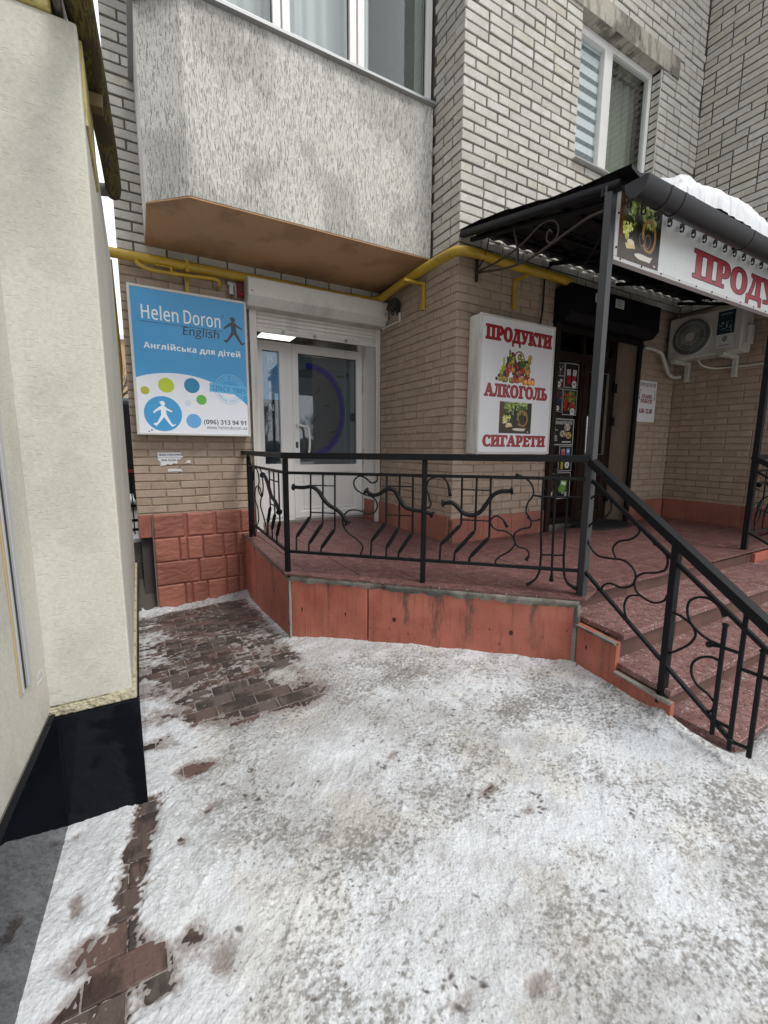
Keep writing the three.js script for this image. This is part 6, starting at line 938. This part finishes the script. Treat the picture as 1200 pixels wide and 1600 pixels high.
// thickness of the trodden snow over the paving (metres; below zero the paving is bare)
const BARE = [[0.14, -1.885, 0.085, 0.05, 1], [-0.238, -1.28, 0.07, 0.045, 0.75], [-0.2, -1.17, 0.08, 0.035, 0.7], [-0.27, -1.13, 0.06, 0.045, 0.75], [-0.08, -1.20, 0.05, 0.06, 0.8], [0.108, -1.10, 0.04, 0.055, 0.7], [0.043, -1.19, 0.04, 0.05, 0.55], [-0.028, -2.17, 0.05, 0.05, 0.6], [0.894, -1.514, 0.035, 0.03, 0.8], [1.13, -1.142, 0.03, 0.02, 0.5], [1.20, -1.0, 0.025, 0.02, 0.5], [0.62, -0.69, 0.05, 0.03, 0.45], [0.157, -1.64, 0.03, 0.03, 0.6], [0.036, -1.548, 0.03, 0.03, 0.5], [-0.266, -1.74, 0.03, 0.03, 0.6], [-0.265, -1.46, 0.035, 0.045, 0.6], [-0.05, -1.12, 0.06, 0.05, 0.9], [0.70, -2.2, 0.2, 0.12, 0.45], [0.35, -2.3, 0.15, 0.15, 0.4], [0.8, -0.6, 0.04, 0.03, 0.5]];
const PRINTS = [[0.16, -1.35, 0.5], [0.3, -1.72, 0.35], [0.24, -1.05, 0.6], [0.05, -1.42, 0.2], [0.52, -1.9, 0.4], [-0.22, -1.5, 0.1], [-0.25, -1.02, 0.15], [0.75, -1.15, 0.9], [0.95, -1.75, 0.8], [1.25, -1.45, 1.2], [1.5, -0.95, 1.1], [0.65, -1.5, 0.6], [1.75, -1.35, 1.3], [1.0, -0.8, 0.9]];
const dripX = (z) => lerp(-0.06, -0.165, clamp((z + 1.82) / 0.75));
function porchDist(x, z) { const dx = Cc[0] - A[0], dz = Cc[1] - A[1], L = Math.hypot(dx, dz), s = ((x - A[0]) * dx + (z - A[1]) * dz) / L, o = (-(x - A[0]) * dz + (z - A[1]) * dx) / L; if (s < 0) return Math.hypot(x - A[0], z - A[1]); if (s > L) { return z > -1.03 ? Math.hypot(x - 2.13, z + 1.03) : Math.abs(2.19 + (z + 1.3) * -0.17 - x); } return o; }
function snowT(x, z, detail = true) {
  const n1 = fbm(x * 1.9 + 11, z * 1.9 + 3, 3), n2 = fbm(x * 8 + 40, z * 8 + 7, 3), n3 = fbm(x * 30 + 3, z * 36 + 60, 4), n4 = vn(x * 105 + 7, z * 120 + 1);
  let t = 0.012 + 0.016 * (n1 - 0.45) + 0.007 * (n2 - 0.5);
  // swept, worn strip into the passage
  const pas = sstep(-1.85, -2.6, z + 0.35 * (n2 - 0.5) + 0.4 * (n1 - 0.5) + 0.5 * clamp(x - 0.35, 0, 0.6)) * sstep(0.95, 0.8, x); t = lerp(t, 0.0032 + 0.012 * (n2 - 0.5) + 0.010 * (n1 - 0.5), pas);
  t -= pas * 0.0045 * sstep(-3.45, -3.9, z + 0.5 * (n1 - 0.5));
  const mid = sstep(0.55, 0.2, Math.abs(x - 0.45)) * sstep(-1.75, -2.2, z); t -= 0.006 * mid;
  // banks against the porch and walls
  const pd = porchDist(x, z); if (z > -2.98) t += (x > 1.98 && z > -1.5 ? 0.02 + 0.04 * sstep(-1.22, -1.0, z) : 0.02) * Math.exp(-Math.max(0, pd) / 0.09) * (0.55 + 0.9 * n2);
  if (z < -4.35) t += 0.05 * sstep(-4.38, -4.58, z) * n2 * 1.3;
  let drip = 0;
  if (x > 2.1 && z > -1.06) t -= 0.045 * sstep(-1.06, -1.02, z) * sstep(2.14, 2.2, x + 0.05 * (n2 - 0.5)) * sstep(-0.70, -0.78, z + 0.06 * (n2 - 0.5)) * (0.3 + 1.3 * n2);
  // meltwater line under the eaves
  if (z > -1.83 && z < -0.6) { const d = Math.abs(x - dripX(z) - 0.02 * (fbm(z * 7, 2, 3) - 0.5)); t -= 0.03 * Math.exp(-(d * d) / (0.04 * 0.04)) * (0.35 + 1.3 * n3); drip = Math.exp(-(d * d) / (0.06 * 0.06)); if (d < 0.3) { const dr = vn(x * 120 + 5, z * 120 + 9), q = Math.exp(-d / 0.07); if (dr > 1 - 0.42 * q) t -= 0.022 * q * sstep(1 - 0.42 * q, 1, dr) * 2.2; } }
  const wX = x + 0.07 * (fbm(x * 13 + 2, z * 13 + 90, 3) - 0.5), wZ = z + 0.07 * (fbm(x * 13 + 50, z * 13 + 20, 3) - 0.5);
  for (const [fx, fz, an] of PRINTS) { const du = x - fx, dv = z - fz; if (du * du + dv * dv > 0.04) continue; const u = (du * Math.cos(an) + dv * Math.sin(an)), v = (-du * Math.sin(an) + dv * Math.cos(an)), w = 0.045 + 0.012 * sstep(0, 0.1, v) - 0.008 * Math.exp(-(v + 0.02) * (v + 0.02) / 0.002), q = Math.max(Math.abs(u) / w, Math.abs(v) / 0.14); if (q < 1.25) t += 0.0032 * (q > 1 ? 0.6 * (1 - (q - 1) * 4) : -1.1 * sstep(1, 0.7, q)) * (0.1 + 1.6 * n3) * (0.4 + n2); }
  for (const [bx0, bz, rx, rz, k] of BARE) { const u = (wX - bx0) / rx, v = (wZ - bz) / rz, d = u * u + v * v; if (d < 5) t -= k * 0.026 * Math.exp(-d * 0.8) * (0.25 + 1.3 * n2) * (0.35 + 1.3 * n3); }
  if (t < 0.012) t = t > 0 ? t * 0.6 + 0.0048 * t / 0.012 * 1 : t * 0.45; // thin, broken rims
  t += (0.007 + 0.005 * pas) * (n3 - 0.5) + (0.004 + 0.016 * drip) * (n4 - 0.5);
  return t;
}
// concrete pavers, one by one where they show
{
  const paving = struct('brick_paving', (() => { const P = [], I = [], nx = 30, nz = 44; for (let j = 0; j <= nz; j++) for (let i = 0; i <= nx; i++) { const x = lerp(near.x0, near.x1, i / nx), z = lerp(near.z0, near.z1, j / nz); P.push(x, gh(x, z) - 0.009, z); } for (let j = 0; j < nz; j++) for (let i = 0; i < nx; i++) { const a = j * (nx + 1) + i, b = a + nx + 1; I.push(a, b, a + 1, a + 1, b, b + 1); } const g = new THREE.BufferGeometry(); g.setAttribute('position', new THREE.Float32BufferAttribute(P, 3)); g.setAttribute('uv', new THREE.Float32BufferAttribute(P.filter((_, i) => i % 3 !== 1), 2)); g.setIndex(I); g.computeVertexNormals(); return g; })(), M([0.09, 0.075, 0.065], 0.9, { bumpMap: fineBump, bumpScale: 0.004 }));
  const cols = [[0.115, 0.088, 0.083], [0.13, 0.092, 0.086], [0.11, 0.092, 0.088], [0.14, 0.09, 0.082], [0.125, 0.10, 0.096]].map((c) => M(c, 0.62, { map: grimeMap, bumpMap: fineBump, bumpScale: 0.002 }));
  const geos = [...Array(6)].map(() => { const g = boxUV(new RoundedBoxGeometry(0.196, 0.05, 0.096, 1, 0.004), 0.5, rnd(), rnd()); return g; });
  const list = []; let r = 0;
  for (let z = near.z0 + 0.05; z < near.z1; z += 0.1, r++) for (let x = near.x0 - (r % 2) * 0.1; x < near.x1; x += 0.2) {
    const cx = x + 0.1; if (cx < near.x0 + 0.05) continue; if (z < -2.9 && cx > 0.98) continue; if (cx > 2.12 && z > -1.1 && z < -0.72) continue; let bare = 0; for (let a = -2; a <= 2; a++) for (let b = -1; b <= 1; b++) if (snowT(cx + a * 0.045, z + b * 0.04) < 0.001) bare++;
    list.push({ cx, z, bare, v: inView(V(cx, gh(cx, z), z)) && bare > 0 ? bare / 15 / camera.position.distanceTo(V(cx, 0, z)) : 0 });
  }
  list.sort((a, b) => b.v - a.v); const rest = [];
  list.forEach((p, i) => { const m = new THREE.Mesh(geos[Math.floor(rnd() * 6)], cols[Math.floor(rnd() * 5)]); m.position.set(p.cx, gh(p.cx, p.z) - 0.025 + rr(-0.0015, 0.0015), p.z); m.rotation.set(rr(-0.008, 0.008) - Math.atan2(gh(p.cx, p.z + 0.05) - gh(p.cx, p.z - 0.05), 0.1), rr(-0.006, 0.006), Math.atan2(gh(p.cx + 0.08, p.z) - gh(p.cx - 0.08, p.z), 0.16)); if (i < 300 && p.v > 0) { m.name = 'paver'; paving.add(shadow(m)); } else if (p.bare) { m.updateMatrix(); rest.push(m.geometry.clone().applyMatrix4(m.matrix)); } });
  if (rest.length) { const k = part('paver_rows', mergeGeometries(rest), cols[0], paving); k.userData.kind = 'stuff'; }
}
{
  // colour of the trodden snow: clean, icy grey, dirt and grit, computed in plan
  const wx = near.x1 - near.x0, wz = near.z1 - near.z0, step = 0.0085, nx = Math.round(wx / step), nz = Math.round(wz / step), TK = new Float32Array((nx + 1) * (nz + 1));
  for (let j = 0; j <= nz; j++) for (let i = 0; i <= nx; i++) TK[j * (nx + 1) + i] = snowT(near.x0 + i * step, near.z0 + j * step);
  const TW = 2048, TH = 2048, cd = new Uint8Array(TW * TH * 4), bd = new Uint8Array(TW * TH * 4);
  for (let j = 0, k = 0; j < TH; j++) for (let i = 0; i < TW; i++, k += 4) {
    const x = near.x0 + (i + 0.5) / TW * wx, z = near.z0 + (j + 0.5) / TH * wz;
    const a = fbm(x * 2.2 + 30, z * 2.2 + 8, 3), b = fbm(x * 11 + 5, z * 13 + 70, 5, 0.6), c = fbm(x * 120 + 9, z * 135, 3), g = LAT[((j * 131) & 255) << 8 | ((i * 57 + (j >> 3) * 31) & 255)];
    const n1 = vn(x * 240, z * 240), ux = x * 0.82 + z * 0.57, uz = -x * 0.57 + z * 0.82, cl = fbm(x * 3.1 + 60, z * 3.4 + 33, 6, 0.68), sp = fbm(x * 85 + 3, z * 110 + 8, 4, 0.6);
    const zone = 0.3 + 0.7 * sstep(-0.05, 0.35, x + 0.2 * (a - 0.5));          // cleaner snow lies along the plinth
    const veil = zone * (0.62 * sstep(0.34, 0.74, 0.55 * a + 0.45 * b) + 0.22 * (c - 0.3)), rid = 1 - Math.abs(2 * fbm(ux * 26 + 4, uz * 75 + 9, 4, 0.6) - 1);
    const speck = zone * sstep(-0.03, 0.34, sp + 0.9 * (cl - 0.5) + 0.25 * (c - 0.5) - 0.50) * (0.75 + 0.5 * n1), streak = zone * 0.3 * sstep(0.86, 1, rid) * sstep(0.42, 0.6, cl), beige = sstep(0.5, 0.72, fbm(x * 5 + 80, z * 5 + 20, 4)) * zone;
    let R = lerp(214, 158, clamp(veil)), G = lerp(218, 157, clamp(veil)), B = lerp(223, 156, clamp(veil)); B -= 9 * beige; G -= 3 * beige; R = lerp(R, 112, 0.74 * speck); G = lerp(G, 109, 0.74 * speck); B = lerp(B, 105, 0.74 * speck); R = lerp(R, 118, streak); G = lerp(G, 113, streak); B = lerp(B, 107, streak); const gn = zone * 26 * (n1 - 0.5) * (0.4 + b) + zone * 22 * (c - 0.5); R += gn; G += gn; B += gn;
    const fi = clamp((x - near.x0) / step, 0, nx - 1.001), fj = clamp((z - near.z0) / step, 0, nz - 1.001), ii = Math.floor(fi), jj = Math.floor(fj), q = jj * (nx + 1) + ii, a1 = fi - ii, b1 = fj - jj, th = (TK[q] * (1 - a1) + TK[q + 1] * a1) * (1 - b1) + (TK[q + nx + 1] * (1 - a1) + TK[q + nx + 2] * a1) * b1; const sl = 0.75 * sstep(0.0065, -0.001, th + 0.004 * (c - 0.5)); R = lerp(R, 124, sl); G = lerp(G, 112, sl); B = lerp(B, 107, sl); const w = (g - 0.5) * 12; cd[k] = clamp(R + w, 0, 255); cd[k + 1] = clamp(G + w, 0, 255); cd[k + 2] = clamp(B + w, 0, 255); cd[k + 3] = 255;
    const h = clamp(0.5 + 0.55 * (c - 0.5) + 0.35 * (n1 - 0.5) + 0.4 * (b - 0.5)) * 255; bd[k] = bd[k + 1] = bd[k + 2] = h; bd[k + 3] = 255;
  }
  // dark marks: grit, trodden dirt and holes to the paving, in loose clusters
  const blot = (x, z, r, asp, an, al) => { const px = (x - near.x0) / wx * TW, pz = (z - near.z0) / wz * TH, rx = r / wx * TW, rz = r * asp / wz * TH, m = Math.ceil(Math.max(rx, rz) * 1.6), ca = Math.cos(an), sa = Math.sin(an), o = rnd() * 90; for (let v = -m; v <= m; v++) for (let u = -m; u <= m; u++) { const I2 = Math.round(px) + u, J2 = Math.round(pz) + v; if (I2 < 0 || J2 < 0 || I2 >= TW || J2 >= TH) continue; const p = (u * ca + v * sa) / rx, q = (-u * sa + v * ca) / rz, d = Math.hypot(p, q) * (0.55 + 0.9 * fbm(o + u * 0.35, o + v * 0.35, 3)); const w = al * sstep(1, 0.15, d); if (w <= 0) continue; const t = (J2 * TW + I2) * 4; cd[t] = lerp(cd[t], 70, w); cd[t + 1] = lerp(cd[t + 1], 64, w); cd[t + 2] = lerp(cd[t + 2], 60, w); bd[t] = bd[t + 1] = bd[t + 2] = lerp(bd[t], 60, w); } };
  for (let n = 0; n < 5200; n++) { const x = rr(-0.2, 2.6), z = rr(-3, -0.3), f = fbm(x * 2.6 + 21, z * 2.6 + 77, 3); if (rnd() > 0.12 + 2.2 * Math.pow(sstep(0.4, 0.75, f), 2) || (x < 0.05 && rnd() < 0.8)) continue; const big = rnd() < 0.05; blot(x, z, big ? rr(0.009, 0.02) : rr(0.0025, 0.008), rr(0.35, 0.8), rr(-0.5, 0.9), big ? rr(0.35, 0.8) : rr(0.25, 0.75)); }
  for (const [cx, cz, n] of [[1.12, -1.13, 12], [1.2, -1.0, 8], [0.9, -1.5, 5], [0.85, -1.62, 4], [0.6, -0.72, 12], [0.62, -2.05, 14], [0.75, -2.2, 10], [0.33, -1.6, 6], [0.5, -1.15, 6], [1.5, -0.75, 5]]) for (let k = 0; k < n; k++) blot(cx + rr(-0.09, 0.09), cz + rr(-0.05, 0.05), rr(0.005, 0.02), rr(0.4, 0.9), rr(-0.5, 0.9), rr(0.45, 0.9));
  const tx = (d, s) => { const t = new THREE.DataTexture(d, TW, TH, THREE.RGBAFormat); t.magFilter = THREE.LinearFilter; t.minFilter = THREE.LinearMipmapLinearFilter; t.generateMipmaps = true; if (s) t.colorSpace = THREE.SRGBColorSpace; t.needsUpdate = true; return t; };
  const P = [], I = [], U = [], keep = new Uint8Array((nx + 1) * (nz + 1));
  for (let j = 0; j <= nz; j++) for (let i = 0; i <= nx; i++) { const x = near.x0 + i * step, z = near.z0 + j * step, t = TK[j * (nx + 1) + i]; P.push(x, gh(x, z) + Math.max(t, -0.012), z); U.push((x - near.x0) / wx, (z - near.z0) / wz); keep[j * (nx + 1) + i] = t > -0.0118 ? 1 : 0; }
  for (let j = 0; j < nz; j++) for (let i = 0; i < nx; i++) { const a = j * (nx + 1) + i, b = a + nx + 1, x = near.x0 + i * step, z = near.z0 + j * step; if (z < -2.95 && x > 1.0) continue; if (!(keep[a] || keep[b] || keep[a + 1] || keep[b + 1])) continue; I.push(a, b, a + 1, a + 1, b, b + 1); }
  const g = new THREE.BufferGeometry(); g.setAttribute('position', new THREE.Float32BufferAttribute(P, 3)); g.setAttribute('uv', new THREE.Float32BufferAttribute(U, 2)); g.setIndex(I); g.computeVertexNormals();
  const m = struct('trodden_snow', g, M(0xffffff, 0.7, { map: tx(cd, true), bumpMap: tx(bd, false), bumpScale: 0.0045 }), 'stuff'); m.userData.label = 'dirty trodden snow covering the brick paving'; m.userData.category = 'snow';
}

renderer.render(scene, camera);
